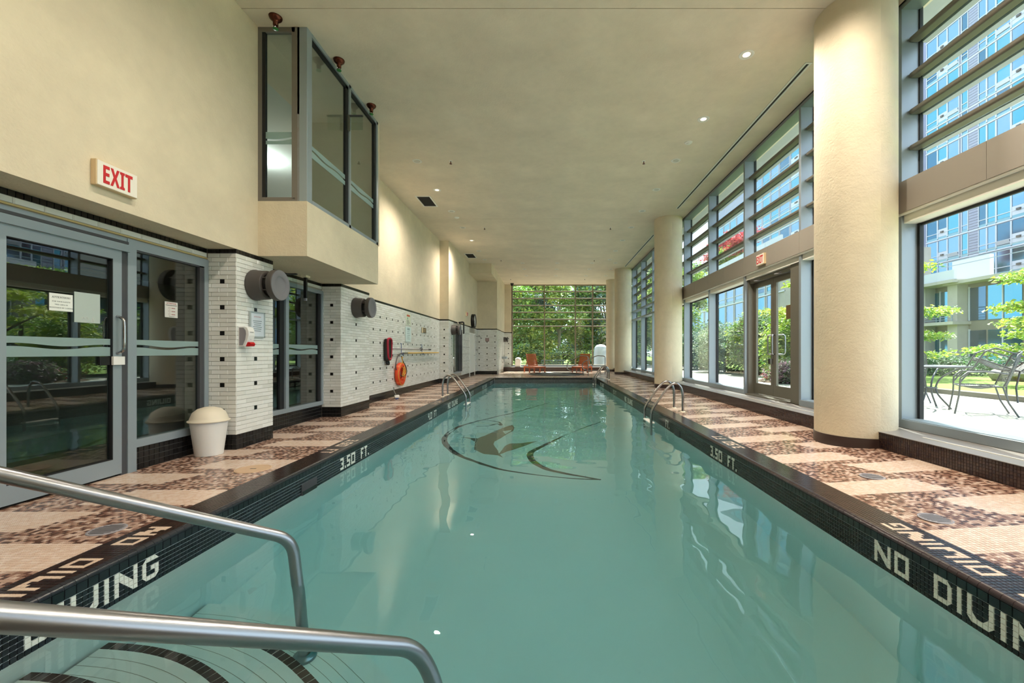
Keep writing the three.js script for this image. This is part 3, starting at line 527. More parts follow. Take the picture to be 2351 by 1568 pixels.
// ---------- upper bay window ----------
{
  const B = thing('window_19', 'upper corner bay window with etched wave band', null, null, 'structure'); B.name = 'window_19';
  const xa = XP + .0, xb = -3.129, y0 = 3.144, y1 = TOP, da = 5.59, db = 7.93;
  part('near_frame', [bx(xa, xa + .05, y0, y1, da, da + .06), bx(xa + .05, xb - .16, y0, y0 + .05, da, da + .06), bx(xa + .05, xb - .16, y1 - .06, y1, da, da + .06), bx(xb - .20, xb - .10, y0, y1, da, da + .06)], M.bayF, B);
  part('corner_post', rbx(xb - .13, xb, y0, y1, da, da + .12, .004), M.alu, B);
  part('pane', bx(xa + .05, xb - .18, y0 + .05, y1 - .06, da + .026, da + .034), M.glassBay, B);
  part('side_frame', [bx(xb - .08, xb, y0, y0 + .05, da + .12, db), bx(xb - .08, xb, y1 - .05, y1, da + .12, db), bx(xb - .08, xb, y0, y1, 6.78, 6.84), bx(xb - .08, xb, y0, y1, db - .07, db)], M.alu, B);
  part('gasket', [bx(xb - .06, xb - .02, y0 + .05, y1 - .05, 6.70, 6.78), bx(xb - .06, xb - .02, y0 + .05, y1 - .05, db - .15, db - .07), bx(xb - .06, xb - .02, y1 - .1, y1 - .05, da + .12, db), bx(xa + .05, xa + .09, y0 + .05, y1 - .06, da + .01, da + .05)], M.gasket, B);
  for (const [a, b] of [[da + .12, 6.70], [6.84, db - .15]]) { part('pane', bx(xb - .044, xb - .036, y0 + .05, y1 - .05, a, b), M.glassBay, B); wave(B, xb - .032, 3.86, a, b); }
  const L = .41; const up = [], lo = []; for (let i = 0; i <= 24; i++) { const u = L * i / 24, c = -.015 + .03 * Math.pow(u / L, 1.6) - .02 * Math.sin(u * 7); up.push([u, c + .014]); lo.push([u, c - .012]); }
  for (const g of [extrude([[0, .08], ...up, [L, .08]], .002), extrude([[0, -.08], ...lo, [L, -.08]], .002)]) part('frosted_band', g.translate(xa + .05, 3.97, -da - .02), M.frost, B);
  part('far_return', bx(-4.1, xb, y0, y1, db, db + .05), M.stucco, B);
}
// mosaic inlay on the basin floor: seen through the water, so the line of sight is bent at the surface
const floorY = (d) => (d < 9 ? -1.31 - .05 * (d - .59) / 8.41 : -1.36 - .26 * (d - 9) / 11);
function onFloor(px, py) {
  const dir = [(px - CX) / FOCAL, -(py - CY) / FOCAL, 1], t = (WATER - EYE) / dir[1], x = dir[0] * t, d = t, h = Math.hypot(dir[0], 1), sn = h / Math.hypot(h, dir[1]) / 1.33, tn = sn / Math.sqrt(1 - sn * sn);
  let q = d; for (let k = 0; k < 4; k++) q = d + (WATER - floorY(q)) * tn / h;
  return [x + dir[0] / h * (WATER - floorY(q)) * tn, q];
}
{
  const Z = (a) => a.map(([x, y]) => onFloor(900 + x / 3.918, 850 + y / 3.92));
  const flat = (pts) => { const s = new THREE.Shape(pts.map(([x, d]) => new THREE.Vector2(x, d))), g = new THREE.ExtrudeGeometry(s, { depth: .004, bevelEnabled: false }).rotateX(-PI / 2), p = g.attributes.position; for (let i = 0; i < p.count; i++) p.setY(i, p.getY(i) + floorY(-p.getZ(i)) - .001); g.computeVertexNormals(); return g; };
  function ribbon(pts, w) {
    const c = new THREE.CatmullRomCurve3(pts.map(([x, d]) => new THREE.Vector3(x, 0, d))), q = c.getPoints(90), L = [], R = [];
    q.forEach((p, i) => { const a = q[Math.max(0, i - 1)], b = q[Math.min(90, i + 1)], t = b.clone().sub(a).normalize(), k = w(i / 90) / 2; L.push([p.x + t.z * k, p.z - t.x * k]); R.push([p.x - t.z * k, p.z + t.x * k]); });
    return flat([...L, ...R.reverse()]);
  }
  const taper = (t) => .03 + .075 * Math.sin(Math.min(1, t * 1.15) * PI);
  part('inlay_line', ribbon(Z([[1420, 290], [1100, 380], [850, 440], [640, 490], [530, 550], [478, 600], [472, 640], [500, 690], [570, 745], [700, 805], [950, 880], [1200, 925], [1500, 965], [1880, 985]]), taper), M.inlay, pool);
  part('inlay_line', ribbon(Z([[1880, 987], [1600, 935], [1400, 890], [1290, 840], [1247, 790], [1245, 750], [1290, 715], [1380, 670], [1500, 610], [1700, 530], [1880, 462]]), taper), M.inlay, pool);
  part('inlay_figure', flat(Z([[620, 598], [770, 612], [880, 572], [1000, 520], [1080, 492], [1105, 520], [1090, 548], [1010, 590], [925, 640], [920, 665], [945, 715], [962, 745], [1000, 785], [1050, 768], [1092, 738], [1050, 708], [1020, 682], [1060, 660], [1180, 655], [1310, 640], [1130, 632], [1060, 640], [960, 690], [930, 720], [955, 765], [830, 755], [740, 715], [745, 640], [700, 615]].filter((_, i) => ![20, 21, 22, 23].includes(i)))), M.inlayBrown, pool);
  part('inlay_line', ribbon(Z([[760, 505], [860, 500], [950, 480], [985, 495], [960, 465], [870, 455]]), () => .05), M.inlay, pool);
}
// skimmer mouths in the rim
for (const [x, d, label] of [[PL + .001, 4.43, 'black skimmer slot in the rim below the beige manhole lid'], [PR - .001, 7.35, 'black skimmer slot in the rim beside the ladder'], [PR - .001, 15.6, 'small black skimmer slot in the rim close to the far ladder']]) {
  const s = x < 0 ? 1 : -1, g = thing('skimmer', label, 'skimmer'); part('painted_mouth', bx(Math.min(x, x + s * .008), Math.max(x, x + s * .008), -.26, -.14, d - .14, d + .14), M.paintedHole, g); part('flap', bx(Math.min(x, x + s * .012), Math.max(x, x + s * .012), -.262, -.215, d - .13, d + .13), M.blackPl, g);  // the opening is a flat plate, its inner shade put into the colour
}
// round floor drains and a lid
for (const [x, y, d, m, label] of [[-2.93, 0, 2.86, M.grey, 'round grey floor drain beside the left coping'], [2.72, .013, 3.02, M.grey, 'round grey floor drain nearest the right coping inscription'], [3.0, .03, 3.98, M.grey, 'round drain cover on the right deck below the thick column'], [-2.98, 0, 4.35, M.beigeLid, 'round beige manhole lid in the left deck']]) {
  const g = thing(m === M.grey ? 'floor_drain' : 'manhole_lid', label, m === M.grey ? 'drain' : 'lid'), r = m === M.grey ? .1 : .16;
  part('rim', lathe([[r, 0], [r, .004], [r - .012, .005], [r - .014, .002]], 36).translate(x, y, -d), m, g); part('cover', cyl(r - .016, r - .016, .004, 36).translate(x, y, -d), m, g);
  if (m === M.grey) for (let i = -3; i <= 3; i++) part('slot', bx(x - Math.sqrt(.0064 - (i * .022) ** 2), x + Math.sqrt(.0064 - (i * .022) ** 2), y + .004, y + .005, d + i * .022 - .004, d + i * .022 + .004), M.blackPl, g);
  else part('lift_hole', bx(x - .03, x + .03, y + .004, y + .005, d - .008, d + .008), M.blackPl, g);
}
// ---------- pool ladders ----------
function ladder(label, x, s, d0, d1, y = 0) {     // s = +1: the deck lies at larger x
  const g = thing('pool_ladder', label, 'ladder', null);
  for (const d of [d0, d1]) {
    const at = (u, h) => V3(x + s * u, h, d);
    part('hand_rail', pipe([at(.62, y), at(.62, .36), at(.585, .50), at(.5, .575), at(.40, .56), at(.31, .47), at(.05, .11), at(0, .0), at(0, -1.15)], .024, .09, 12), M.steel, g);
    part('anchor_flange', lathe([[.026, .02], [.04, .018], [.05, .004], [.05, 0]], 20).translate(x + s * .62, y, -d), M.cream, g);
  }
  for (const h of [-.21, -.48, -.75, -1.02]) part('tread', new RoundedBoxGeometry(.11, .03, d1 - d0 - .02, 2, .012).translate(x + s * .02, h, -(d0 + d1) / 2), M.white, g);
}
ladder('steel pool ladder on the right deck in front of the round column', 2.02, 1, 8.42, 9.0, .008);
ladder('steel pool ladder on the left deck below the life ring', -2.16, -1, 11.35, 11.92);
ladder('steel pool ladder at the far right corner of the pool', 1.98, 1, 18.3, 18.88, .008);
// ---------- entry handrails ----------
{
  const rail = (label, p) => { const g = thing('pool_handrail', label, 'handrail'); part('rail', pipe(p.map((q) => V3(...q)), .033, .1, 20), M.steelRough, g); const e = p[p.length - 1], a = p[0]; part('flange', lathe([[.036, .045], [.045, .03], [.062, .02], [.07, .012], [.07, 0]], 28).translate(e[0], e[1], -e[2]), M.steelRough, g); part('flange', lathe([[.036, .02], [.062, .015], [.065, 0]], 28).translate(a[0], a[1], -a[2]), M.steelRough, g); };
  rail('thick steel handrail that ends in a flange on the pool steps', [[-3.12, 0, 1.25], [-3.08, .98, 1.25], [-2.79, .96, 1.48], [-1.57, .035, 2.64], [-1.535, -.3, 2.65], [-1.50, -1.12, 2.65]]);
  rail('steel handrail crossing in front of the steps and closest to mid pool', [[-2.05, 0, .15], [-2.02, .98, .17], [-1.70, .93, .53], [-.53, -.02, 1.75], [-.455, -.2, 1.77], [-.42, -1.31, 1.775]]);
}
// ---------- left wall fittings ----------
const font = await new FontLoader().loadAsync('fonts/droid/droid_sans_bold.typeface.json');
function text(str, size, depth) { const g = new TextGeometry(str, { font, size, depth, curveSegments: 3 }); g.computeBoundingBox(); const b = g.boundingBox; return g.translate(-(b.max.x + b.min.x) / 2, -(b.max.y + b.min.y) / 2, 0); }
function exitSign(label, pos, turn, w = .355, h = .215, dp = .05, ls = .125) {
  const g = thing('exit_sign', label, 'sign'); g.position.copy(pos); g.rotation.y = turn;
  part('housing', new RoundedBoxGeometry(w, h, dp, 2, .006).translate(0, 0, dp / 2), M.exitBox, g); part('face', new RoundedBoxGeometry(w - .012, h - .012, .006, 1, .002).translate(0, 0, dp + .001), M.exitFace, g);
  part('lettering', text('EXIT', ls, .003).scale(.72, 1.2, 1).translate(0, 0, dp + .004), M.red, g);
  part('ridge', [new THREE.BoxGeometry(w + .002, .004, .006).translate(0, -h / 2 + .004, dp * .6), new THREE.BoxGeometry(.003, h - .01, .008).translate(-w / 2, 0, dp * .5)], M.exitBox, g);
}
exitSign('cream exit sign with red letters on the stucco wall above the sliding door', V3(XP, 2.672, 3.72), PI / 2);
exitSign('cream exit sign with red letters on the grey panel over the double doors', V3(4.262, 3.02, 8.55), -PI / 2, .30, .215);
exitSign('small cream exit sign on the far left wall beside the clock', V3(-3.76, 2.93, 19.8), PI / 2, .3, .2);
// round drum diffusers
function drum(label, x, y, d, s = 1) {
  const g = thing('air_drum', label, 'diffuser', null); g.position.copy(V3(x, y, d)); g.rotation.z = -PI / 2; g.scale.setScalar(s);
  part('body', lathe([[.0, 0], [.19, 0], [.197, .012], [.197, .03], [.19, .05], [.182, .17], [.17, .185], [.14, .185]], 48), M.drum, g);
  part('neck', cyl(.135, .135, .09, 32, true).translate(0, .175, 0), M.blackPl, g); for (let i = 0; i < 6; i++) part('strut', new THREE.BoxGeometry(.016, .085, .012).translate(.15, .222, 0).rotateY(i * PI / 3), M.drum, g);
  part('disc', lathe([[.13, .255], [.19, .258], [.197, .27], [.197, .325], [.19, .335], [.118, .335], [.116, .322]], 48), M.drum, g); part('disc_face', lathe([[.192, .336], [.118, .336], [.115, .32], [.0, .322]].reverse(), 48), M.drumFace, g);
}
drum('large dark round drum diffuser on the pillar above the framed notice', XP, 2.04, 5.53);
drum('dark round drum diffuser on the pillar under the bay window end', XP, 2.05, 8.42);
drum('dark round drum diffuser on the far wall beside the tall dark glazing', -3.76, 2.05, 16.85);
drum('round drum diffuser on the tiled wall by the drinking fountain', -2.71, 1.95, 26.35, .8);
// soap dispenser
{
  const g = thing('soap_dispenser', 'white soap dispenser with red lever on the tiled pillar', 'dispenser'); g.position.copy(V3(XP, 1.255, 5.30)); g.rotation.y = PI / 2;
  const side = [[0, 0], [0, .235], [.07, .235], [.1, .22], [.115, .18], [.115, .13], [.10, .07], [.07, 0]];
  part('housing', extrude(side, .1, .006).rotateY(-PI / 2).translate(.05, 0, 0), M.white, g); part('side_panel', extrude([[.008, .01], [.008, .225], [.06, .225], [.085, .19], [.09, .15], [.08, .08], [.05, .01]], .004).rotateY(-PI / 2).translate(-.056, 0, 0), M.grey, g);
  part('lever', extrude([[.06, .0], [.075, .045], [.12, .045], [.135, .025], [.125, .002]], .075, .004).rotateY(-PI / 2).translate(.037, 0, 0), M.redPl, g); part('window', new THREE.ConeGeometry(.014, .018, 3).rotateX(PI).translate(0, .075, .103), M.blueP, g);
  part('logo', new THREE.BoxGeometry(.06, .005, .002).translate(0, .17, .122), M.blackPl, g);
}
// printed sheets: drawn lettering on a flat plate
function print(w, h, draw, res = 900) { const c = document.createElement('canvas'); c.width = Math.round(w * res); c.height = Math.round(h * res); const k = c.getContext('2d'); k.fillStyle = '#e9ece6'; k.fillRect(0, 0, c.width, c.height); k.textAlign = 'center'; draw(k, c.width, c.height); const t = new THREE.CanvasTexture(c); t.colorSpace = THREE.SRGBColorSpace; return new THREE.MeshStandardMaterial({ map: t, roughness: .6 }); }
function sheet(name, label, category, w, h, pos, turn, draw, thick = .003, back = M.white, tilt = 0) {
  const g = thing(name, label, category); g.position.copy(pos); g.rotation.set(0, turn, tilt, 'YXZ');
  part('plate', new THREE.BoxGeometry(w, h, thick).translate(0, 0, thick / 2), back, g); const p = part('printed_face', new THREE.PlaneGeometry(w * .995, h * .995).translate(0, 0, thick + .0006), print(w, h, draw), g); return g;
}
const line = (k, s, x, y, px, col, fam = 'serif', weight = 'bold') => { k.fillStyle = col; k.font = `${weight} ${px}px ${fam}`; k.fillText(s, x, y); };
sheet('camera_notice', 'white ATTENTION camera notice taped to the sliding glass door', 'notice', .175, .145, V3(-4.108, 1.60, 3.63), PI / 2, (k, w, h) => { line(k, 'ATTENTION!', w / 2, h * .27, h * .15, '#26302c'); line(k, 'FOR YOUR SAFETY', w / 2, h * .5, h * .1, '#3a443e'); line(k, 'THIS AREA IS', w / 2, h * .67, h * .1, '#3a443e'); line(k, 'MONITORED BY CAMERA', w / 2, h * .85, h * .095, '#3a443e'); });
{ const g = thing('blank_sheet', 'faded translucent sheet on the door glass next to the camera notice', 'sheet'); part('sheet', new THREE.BoxGeometry(.002, .265, .215).translate(-4.109, 1.575, -3.84), M.film, g); part('scribble', spline([[-4.106, 1.475, 3.79], [-4.106, 1.49, 3.80], [-4.106, 1.48, 3.815], [-4.106, 1.495, 3.83], [-4.106, 1.475, 3.845]], .0012, 20, 5), M.white, g); part('scribble', pipe([[-4.106, 1.455, 3.872], [-4.106, 1.492, 3.882], [-4.106, 1.455, 3.892]], .0012, .002, 5), M.white, g); }
sheet('rules_notice', 'small white ATTENTION notice with red lines on the fixed side panel', 'notice', .16, .17, V3(-4.133, 1.645, 4.72), PI / 2, (k, w, h) => { k.fillStyle = '#d2cfc9'; k.fillRect(0, 0, w, h); line(k, 'ATTENTION', w / 2, h * .15, h * .13, '#9a2f30', 'sans-serif'); k.fillStyle = '#4a4944'; k.fillRect(w * .06, h * .2, w * .88, h * .035); for (let i = 0; i < 3; i++) { k.strokeStyle = '#8a6a66'; k.lineWidth = 2; k.beginPath(); k.arc(w * .34, h * (.4 + .2 * i), h * .06, 0, 7); k.stroke(); k.fillStyle = '#8f4a48'; k.fillRect(w * .5, h * (.38 + .2 * i), w * .3, h * .04); } k.fillStyle = '#7b7973'; k.fillRect(w * .3, h * .92, w * .45, h * .03); });
{
  const g = sheet('framed_notice', 'silver framed ATTENTION notice on the tiled pillar', 'notice', .25, .30, V3(XP + .008, 1.535, 5.555), PI / 2, (k, w, h) => { k.fillStyle = '#d3dbe3'; k.fillRect(0, 0, w, h); line(k, 'ATTENTION', w / 2, h * .19, h * .075, '#b0606c', 'serif'); for (let i = 0; i < 6; i++) { k.fillStyle = '#7c8a93'; k.fillRect(w * (.16 + .04 * (i % 3)), h * (.33 + .085 * i), w * (.68 - .08 * (i % 3)), h * .03); } }, .01);
  part('frame', [new THREE.BoxGeometry(.28, .016, .02).translate(0, .157, .008), new THREE.BoxGeometry(.28, .016, .02).translate(0, -.157, .008), new THREE.BoxGeometry(.016, .33, .02).translate(-.133, 0, .008), new THREE.BoxGeometry(.016, .33, .02).translate(.133, 0, .008)], M.frameS, g);
}
// waste bin with domed swing lid
{
  const g = thing('waste_bin', 'white waste bin with cream domed swing lid', 'bin'); g.position.copy(V3(-3.905, 0, 4.96)); g.rotation.y = 1.05;
  part('body', lathe([[0, 0], [.128, 0], [.134, .006], [.178, .37], [.182, .39], [.176, .39], [.13, .02]], 40), M.creamBody, g);
  const dome = lathe([[.196, .385], [.203, .392], [.2, .402], [.184, .408], [.178, .43], [.155, .49], [.11, .53], [.05, .55], [0, .553]], 40); part('lid', dome, M.cream, g);
  const flap = new THREE.SphereGeometry(1, 24, 16, 0, 2 * PI, 0, 1.02).scale(.135, .14, .125).rotateX(.62).translate(0, .407, .028); part('swing_flap', flap, M.cream, g);
  part('flap_gap', new THREE.TorusGeometry(.113, .0035, 6, 40).rotateX(-PI / 2 + .62).translate(0, .467, .07), M.grey, g);
}
// ---------- long wall: rescue gear ----------
{
  const X = -4.1;
  let g = thing('rescue_tube', 'red edged black rescue tube hanging on the tiled wall', 'rescue tube');
  part('pad', new RoundedBoxGeometry(.1, .56, .3, 4, .045).translate(X + .06, 1.24, -10.85), M.blackPl, g);
  const loop = [[.11, 1.5, 10.74], [.12, 1.52, 10.85], [.11, 1.48, 10.97], [.1, 1.2, 10.99], [.1, 1.02, 10.95], [.11, 1.0, 10.86], [.11, 1.05, 10.76], [.11, 1.25, 10.73]].map(([x, y, d]) => V3(X + x, y, d)); part('red_edge', spline(loop, .028, 60, 8, true), M.redPl2, g);
  part('strap', spline([[X + .05, .98, 10.85], [X + .06, .9, 10.8], [X + .06, .88, 10.92], [X + .05, .97, 10.9]], .03, 20, 6), M.blackPl, g);
  g = thing('reach_pole', 'slim grey telescopic pole on wall hooks', 'pole'); part('pole', pipe([[X + .05, 1.27, 11.05], [X + .05, 1.27, 14.7]], .015, .01, 10), M.grey, g); part('end_grip', pipe([[X + .05, 1.27, 14.6], [X + .05, 1.27, 14.85]], .024, .01, 10), M.blackPl, g); part('clip', new THREE.TorusGeometry(.035, .012, 8, 16).translate(X + .06, 1.28, -13.7), M.blackPl, g);
  for (const d of [11.95, 13.9]) part('wall_hook', pipe([[X, 1.42, d], [X + .03, 1.42, d], [X + .03, 1.13, d], [X + .08, 1.1, d], [X + .08, 1.15, d]], .008, .02, 6), M.blueP, g);
  g = thing('rescue_crook', 'yellow rescue pole with a grey loop hook on the tiled wall', 'pole'); part('pole', pipe([[X + .06, 1.155, 12.25], [X + .06, 1.165, 15.9]], .019, .01, 10), M.yellow, g); part('ferrule', pipe([[X + .06, 1.153, 12.0], [X + .06, 1.155, 12.35]], .023, .01, 10), M.steel, g);
  part('loop_hook', spline([[X + .06, 1.15, 12.0], [X + .06, 1.13, 11.75], [X + .06, 1.0, 11.5], [X + .06, .78, 11.42], [X + .08, .6, 11.6], [X + .12, .52, 11.85], [X + .14, .6, 12.05], [X + .13, .75, 12.05], [X + .1, .95, 11.85], [X + .08, 1.08, 11.8]], .014, 60, 8), M.drum, g);
  g = thing('life_ring', 'orange life ring with yellow rope on the tiled wall', 'life ring'); g.position.copy(V3(X + .075, .585, 11.75)); g.rotation.y = PI / 2;
  part('ring', new THREE.TorusGeometry(.245, .07, 18, 48), M.orange, g); for (let i = 0; i < 4; i++) part('band', new THREE.TorusGeometry(.245, .073, 14, 5, .2).rotateZ(i * PI / 2 + .7), M.bandO, g);
  part('rope', [spline(Array.from({ length: 12 }, (_, i) => { const a = i / 12 * 2 * PI, r = .3 + .02 * Math.cos(4 * a); return new THREE.Vector3(r * Math.cos(a), r * Math.sin(a), .05); }), .008, 80, 6, true), spline([[-.1, .2], [.05, .1], [-.05, 0], [.1, -.1], [0, .18], [.12, .05], [-.08, -.05], [.05, .22]].map(([x, y], i) => new THREE.Vector3(x, y, .08 + .012 * (i % 3))), .009, 60, 6), spline([[0, .28], [.02, .36], [-.02, .42], [.05, .45], [-.05, .46], [0, .4]].map(([x, y]) => new THREE.Vector3(x, y, .05)), .009, 30, 6)], M.rope, g);
  part('ring_hook', new THREE.TorusGeometry(.025, .007, 8, 16).translate(0, .5, -.02), M.steel, g);
  g = thing('pool_brush', 'white pool brush head with blue mount on the left deck', 'brush'); part('head', new RoundedBoxGeometry(.12, .05, .42, 2, .02).rotateY(.35).translate(-3.86, .05, -11.0), M.white, g); part('bristles', new THREE.BoxGeometry(.07, .03, .4).rotateY(.35).translate(-3.86, .015, -11.0), M.blueP, g); part('socket', pipe([[-3.9, .07, 11.05], [-4.0, .16, 11.2], [-4.04, .26, 11.25]], .016, .03, 8), M.steel, g);
}
sheet('safety_poster', 'green and red safety poster high on the tiled wall', 'poster', .42, .34, V3(-4.098, 2.14, 12.62), PI / 2, (k, w, h) => { k.fillStyle = '#cfd8c4'; k.fillRect(0, 0, w, h); k.fillStyle = '#b0593f'; k.fillRect(w * .15, h * .1, w * .7, h * .16); k.fillStyle = '#8fb49a'; k.fillRect(w * .2, h * .32, w * .25, h * .2); k.fillStyle = '#7d7f7a'; for (let i = 0; i < 4; i++) k.fillRect(w * .12, h * (.58 + .1 * i), w * (.5 + .1 * (i % 3)), h * .05); }, .006, M.white);
sheet('rules_board', 'pale pool rules board below the safety poster', 'sign', .5, .44, V3(-4.098, 1.70, 12.6), PI / 2, (k, w, h) => { k.fillStyle = '#cfe0df'; k.fillRect(0, 0, w, h); k.fillStyle = '#93a9a9'; k.fillRect(w * .3, h * .08, w * .45, h * .14); for (let i = 0; i < 5; i++) k.fillRect(w * (.3 - .04 * (i % 2)), h * (.3 + .12 * i), w * (.42 + .06 * (i % 3)), h * .035); }, .012, M.film);
sheet('brown_sign', 'brown and tan sign on the tiled wall above the pole end', 'sign', .52, .17, V3(-4.098, 1.90, 14.2), PI / 2, (k, w, h) => { k.fillStyle = '#6f6148'; k.fillRect(0, 0, w, h); k.fillStyle = '#d8c7a4'; k.fillRect(0, 0, w * .3, h); k.fillStyle = '#b7a27a'; k.fillRect(w * .42, h * .25, w * .45, h * .14); k.fillRect(w * .42, h * .55, w * .35, h * .14); }, .01, M.brownTile);
sheet('pink_notice', 'small pinkish notice on the far tiled block', 'notice', .2, .19, V3(-3.23, 1.84, 22.9 - .002), 0, (k, w, h) => { k.fillStyle = '#8d6f6b'; k.fillRect(0, 0, w, h); k.fillStyle = '#c9b6b0'; for (let i = 0; i < 4; i++) k.fillRect(w * .12, h * (.15 + .2 * i), w * .76, h * .07); }, .006, M.white);
sheet('door_notice', 'brown notice on the right door leaf glass', 'notice', .3, .26, V3(4.484, 1.93, 7.95), -PI / 2, (k, w, h) => { k.fillStyle = '#6a5433'; k.fillRect(0, 0, w, h); k.fillStyle = '#4c3a22'; for (let i = 0; i < 9; i++) k.fillRect(w * .08, h * (.08 + .1 * i), w * .82, h * .04); }, .003, M.brownTile);
// clock, shower, drinking fountain
{
  let g = thing('wall_clock', 'round wall clock with black rim above the white door', 'clock'); g.position.copy(V3(-3.76, 2.72, 21.3)); g.rotation.z = -PI / 2;
  part('rim', lathe([[.30, 0], [.34, .0], [.34, .16], [.31, .17], [.30, .15]], 40), M.blackPl, g); part('face', cyl(.3, .3, .12, 40).translate(0, .01, 0), M.white, g); part('hand', new THREE.BoxGeometry(.22, .006, .02).translate(.09, .135, 0), M.blackPl, g); part('hand', new THREE.BoxGeometry(.02, .006, .26).translate(0, .137, .1), M.blackPl, g);
  g = thing('wall_shower', 'chrome shower head on the far tiled wall', 'shower'); part('arm', pipe([[-3.76, 2.0, 22.5], [-3.6, 2.02, 22.5], [-3.5, 1.95, 22.5]], .014, .05, 8), M.steel, g); part('rose', lathe([[.016, .06], [.03, .04], [.05, 0], [0, 0]].reverse(), 20).rotateZ(.6).translate(-3.48, 1.88, -22.5), M.steel, g);
  g = thing('shower_valve', 'chrome shower valve handle below the shower head', 'valve'); part('plate', cyl(.07, .07, .012, 24).rotateZ(-PI / 2).translate(-3.76, 1.3, -22.5), M.steel, g); part('lever', [pipe([[-3.75, 1.3, 22.5], [-3.68, 1.3, 22.5]], .018, .01, 8), pipe([[-3.68, 1.36, 22.5], [-3.67, 1.18, 22.42]], .012, .01, 8)], M.steel, g);
  g = thing('drinking_fountain', 'grey wall mounted drinking fountain by the far window', 'fountain'); part('basin', rbx(-2.71, -2.42, .78, .92, 25.3, 25.75, .03, 3), M.alu, g); part('spout', pipe([[-2.6, .92, 25.4], [-2.6, .99, 25.4], [-2.56, 1.0, 25.45]], .01, .02, 8), M.steel, g); part('drain_pipe', pipe([[-2.6, .8, 25.5], [-2.6, .6, 25.5], [-2.7, .55, 25.5], [-2.71, .62, 25.5]], .02, .05, 8), M.steel, g);
  g = thing('towel_bin', 'white bin on the ledge in front of the far window', 'bin'); part('body', rbx(-2.02, -1.68, .268, .76, 26.45, 26.75, .03, 3), M.white, g); part('lid', lathe([[.17, 0], [.15, .05], [.06, .09], [0, .1]], 24).translate(-1.85, .76, -26.6), M.white, g);
  g = thing('pale_planter', 'pale tall rounded planter outside the far window', 'planter'); part('body', lathe([[0, 0], [.42, 0], [.45, .1], [.45, 1.2], [.4, 1.5], [.25, 1.65], [0, 1.7]], 28).translate(3.45, 0, -28.1), M.facadeW, g);
}
// glass sign brackets and hanger
for (const [x0, x1, y, d, label] of [[-3.12, -2.89, 4.86, 6.72, 'clear glass blade sign on a bracket beside the bay window'], [-4.06, -3.82, 2.36, 6.55, 'clear glass blade sign under the bay soffit']]) {
  const g = thing('blade_sign', label, 'sign'); part('rail', bx(x0, x1, y, y + .02, d - .015, d + .015), M.aluDark, g); part('bracket', bx(x0, x0 + .025, y - .22, y + .02, d - .02, d + .02), M.doorR, g); part('pane', bx(x0 + .025, x1, y - .21, y, d - .004, d + .004), M.glass, g);
}
{ const g = thing('ceiling_hook', 'short dark hanging bar under the bay soffit', 'bar'); part('arm', rbx(-3.98, -3.93, 2.06, 2.40, 7.0, 7.04, .006), M.blackPl, g); part('plate', rbx(-4.0, -3.91, 2.395, 2.43, 6.96, 7.08, .004), M.cream, g); part('tip', rbx(-3.975, -3.935, 2.02, 2.06, 7.0, 7.04, .004), M.grey, g); }
{ const g = thing('bent_bar', 'black bent bar above the tall dark glazing', 'bar'); part('arm', pipe([[-3.76, 2.42, 18.0], [-3.55, 2.44, 18.0], [-3.52, 2.40, 18.0], [-3.52, 1.95, 18.0]], .03, .06, 8), M.blackPl, g); part('plate', rbx(-3.77, -3.74, 2.36, 2.48, 17.94, 18.06, .004), M.cream, g); }
